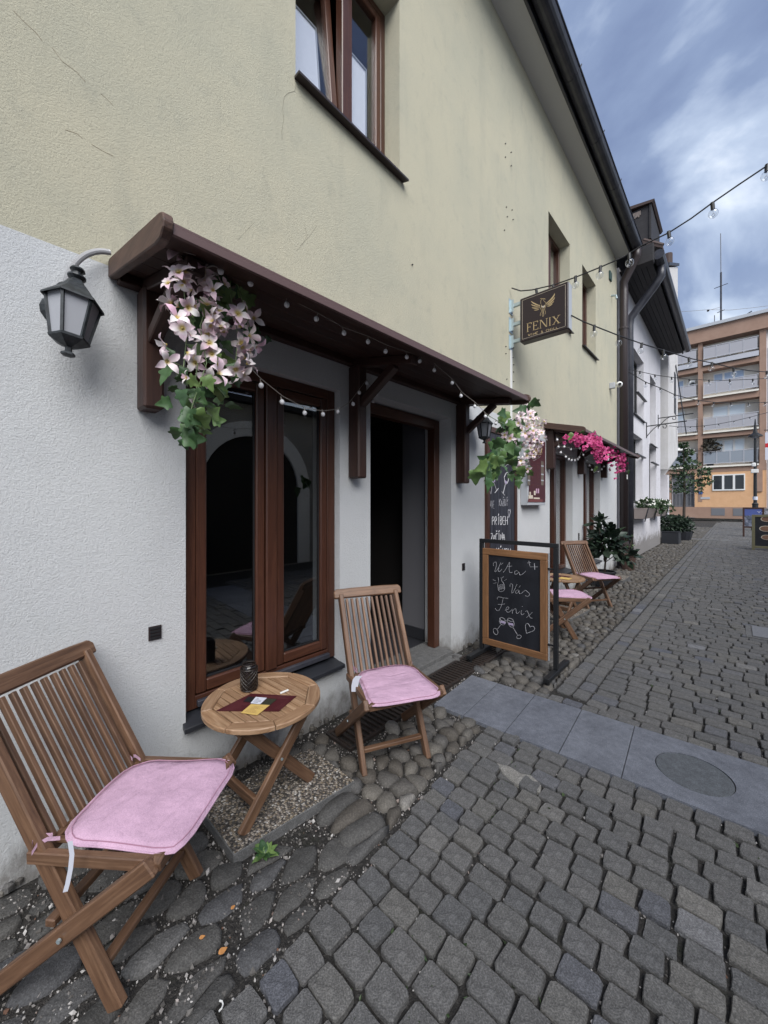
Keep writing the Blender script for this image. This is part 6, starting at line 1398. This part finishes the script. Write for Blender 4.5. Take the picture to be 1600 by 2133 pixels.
tree('small_tree', 'small layered tree with a thin trunk in front of the apartment block gate', -.62, 33.0, 5.5, 2.4, [(-.5, 2.5, .6), (.5, 2.45, .6), (1.05, 2.9, .4), (-.6, 3.15, .6), (.35, 3.2, .65), (1.15, 3.55, .35), (-.2, 3.85, .55), (.45, 4.05, .45), (0, 4.5, .35), (.25, 4.95, .28), (.0, 5.4, .2)], 120, 1.7)
bp = thing('balcony_plant', 'dark bushy plant standing on the first-floor balcony', 'plant', (.45, 42.4, 4.7)); MB().lathe([(.2, 4.55), (.25, 5.0)], (.42, AY + .4, 0), 10).build('pot', M_slate, bp); bush(bp, (.42, AY + .35, 6.15), .62, 260, None, 2.4, 'foliage', 1.0, True, leafmat('red_green_leaf', (.03, .02, .016), (.05, .045, .03)))

# ================================================================== FAR STREET THINGS
mbd = thing('menu_board', 'dark menu board with pictures of round dishes in an olive frame by the right edge', 'menu board', (2.6, 16.1, 0))
p0 = ony(1566, 1145, 16.1); p1x = p0.x + 1.15; zt = ony(1566, 1072, 16.1).z
for (a_, b_) in (((p0.x, .0), (p0.x + .07, zt)), ((p1x - .07, .0), (p1x, zt)), ((p0.x + .071, zt - .07), (p1x - .071, zt)), ((p0.x + .071, .06), (p1x - .071, .13))): MB().box(a_[0], b_[0], 16.08, 16.13, a_[1], b_[1]).build('frame_rail', M_olive, mbd, bevel=.005)
MB().box(p0.x + .065, p1x - .065, 16.10, 16.12, .12, zt - .06).build('panel', M_board, mbd)
M_dish = mat('dish_print', (.20, .11, .07), .6)
for i, (u, v, rr_) in enumerate(((.32, .95, .13), (.68, .92, .13), (.30, .66, .14), (.66, .64, .14), (.32, .40, .12), (.68, .38, .12))):
    M = Matrix.Translation((p0.x + u, 16.0995, v)) @ Matrix.Rotation(PI / 2, 4, 'X') @ Matrix.Diagonal((1, .62, 1, 1)); d_ = MB().lathe([(rr_, 0), (rr_, .002)], (0, 0, 0), 16).build('plate_picture', M_creamp, mbd, M); MB().lathe([(rr_ * .86, .0022), (rr_ * .86, .004)], (0, 0, 0), 14).build('dish_picture', M_dish, d_, M)
MB().box(p0.x + .42, p0.x + .72, 16.095, 16.0995, zt - .22, zt - .19).build('title_print', M_creamp, mbd)
pb_ = thing('poster_board', 'wooden board with a blue and grey poster behind the menu board', 'poster board', (2.5, 22.3, 0))
YB = 22.3; q0, q1 = ony(1549, 1118, YB), ony(1590, 1118, YB); zt = ony(1549, 1057, YB).z
for x in (q0.x, q1.x): wbeam('leg', (x, YB, 0), (x, YB, zt), .06, .05, M_brown, pb_, up=(0, 1, 0))
wbeam('top_rail', (q0.x + .03, YB, zt - .03), (q1.x - .03, YB, zt - .03), .05, .06, M_brown, pb_); wbeam('low_rail', (q0.x + .03, YB, .42), (q1.x - .03, YB, .42), .05, .06, M_brown, pb_)
pz = lambda k: .45 + (zt - .51) * k
M_sky = mat('blue_print', (.07, .10, .30), .5); M_photo = mat('grey_photo_print', (.13, .14, .18), .5)
t_ = M_photo.node_tree; setc(M_photo, ramp(t_, noise(t_, objco(t_), 9, 5, .7), [(.35, (.03, .035, .05)), (.55, (.14, .16, .22)), (.75, (.42, .42, .48))]))
MB().box(q0.x + .031, q1.x - .031, YB - .01, YB + .01, pz(.62), pz(1)).build('poster', M_sky, pb_); MB().box(q0.x + .031, q1.x - .031, YB - .01, YB + .01, pz(0), pz(.62) - .001).build('poster', M_photo, pb_)
mbw = MB()
for st in word('YAZI', q0.x + .42, q0.x + .88, pz(.86), pz(.76)): mbw.tube([(p[0], YB - .012, p[1]) for p in st], .012, 4)
mbw.build('poster_letters', M_label, pb_, recalc=False)
slp = thing('street_lamp', 'slim dark street lamp with a tapered hood in front of the apartment block', 'street lamp', (2.73, 28, 0))
lx, ly = 2.74, 28.2
MB().lathe([(.16, 0), (.16, .9), (.12, .95), (.12, 1.35), (.14, 1.4), (.075, 1.48), (.06, 4.3), (.045, 5.2)], (lx, ly, 0), 10).build('pole', M_black, slp)
MB().lathe([(.19, 5.02), (.30, 5.0), (.29, 5.06), (.10, 5.2), (.06, 5.45), (.02, 5.95)], (lx, ly, 0), 10).build('hood', M_black, slp); MB().lathe([(.10, 4.9), (.18, 5.0), (.17, 5.02)], (lx, ly, 0), 10).build('lamp_glass', M_frost, slp)
MB().box(lx - .17, lx + .12, ly - .25, ly - .06, 3.05, 3.25).build('control_box', M_white_plastic, slp, bevel=.02); MB().box(lx - .14, lx + .02, ly - .2, ly - .06, 3.4, 3.6).build('control_box', M_white_plastic, slp, bevel=.03); MB().lathe([(.10, 1.62), (.10, 1.8)], (lx, ly, 0), 10).build('sticker', M_label, slp)
fl_ = thing('hanging_flag', 'white flag with a red stripe hanging at the right edge', 'flag', (3.2, 26, 4))
a_ = ony(1594, 900, 26); 
for (z0, z1, m_) in ((a_.z - .55, a_.z - .02, M_label), (a_.z - .75, a_.z - .551, mat('red_cloth', (.5, .02, .03), .8)), (a_.z - 1.35, a_.z - .751, M_label)): MB().prism([(a_.x, 26, z0), (a_.x + .3, 26.02, z0), (a_.x + .6, 25.97, z0), (a_.x + .6, 25.97, z1), (a_.x + .3, 26.02, z1), (a_.x, 26, z1)], (0, .012, 0)).build('cloth', m_, fl_)
MB().tube([(a_.x - .04, 26, a_.z + .1), (a_.x + 1.6, 26, a_.z - .1)], .02, 6).build('pole', M_black, fl_)

# ================================================================== SMALL THINGS ON THE GROUND
wd = thing('weed', 'small green dandelion weed at the corner of the near concrete pad', 'weed', onz(552, 1782, 0)); c = onz(552, 1786, -.01)
for i in range(13):
    a = 2 * PI * i / 13 + R.uniform(-.2, .2); d = Vector((math.cos(a), math.sin(a), R.uniform(.25, .8))); inst('leaf', OVAL[1], wd, orient(c + Vector((0, 0, .012)), d, R.uniform(-.4, .4), R.uniform(.55, 1.0)))
mb = MB()
for i in range(800):
    for _ in range(20):
        y_ = R.uniform(.4, 2.15) if i % 3 else R.uniform(2.8, 6); x = R.uniform(1.0, 3.0)
        if not blocked(x, y_, .02) and math.sin(x * 4.1 + y_ * 2.2) + math.sin(y_ * 5.3 - x * 2) > .7: break
    M = orient(Vector((x, y_, -.014)), (R.uniform(-1, 1), R.uniform(-1, 1), R.uniform(.2, 1)), R.uniform(-1, 1), R.uniform(.10, .24)); mb.add([M @ Vector(q) for q in ((0, 0, 0), (.03, .05, .01), (0, .11, -.01), (-.03, .05, .01))], [(0, 1, 2, 3)])
tag(mb.build('joint_weeds', leafmat('joint_green', (.025, .05, .018), (.05, .08, .03)), recalc=False), kind='stuff')
M_dry = mat('dry_orange_leaf', (.48, .22, .07), .8)
for (px, py, w_, lab) in ((455, 1987, .011, 'largest dry orange leaf scrap on the cobbles beside the nearest chair'), (481, 1894, .007, 'dry orange leaf scrap nearest to the weed on the rounded cobbles'), (415, 1955, .007, 'dry orange leaf scrap between the rounded stones close to the chair leg')):
    p = onz(px, py, .012); t = leaf_mesh('leaf', 'oval', M_dry, w_ * 2.4); o = bpy.data.objects.new('dry_leaf', t); link(o, None, orient(p, (R.uniform(-.3, .3), 1, .05), .4)); tag(o, lab, 'dry leaf', 'dry leaf scraps on the stones')
p = onz(455, 2096, .006); ws = MB().tube([p + Vector((.012 * math.cos(a), .012 * math.sin(a), 0)) for a in (-.3, .4, 1.1, 1.8, 2.5)], .0022, 5).build('plastic_scrap', M_white_plastic, recalc=False); tag(ws, 'tiny curved white plastic scrap on the cobbles at the bottom', 'scrap')
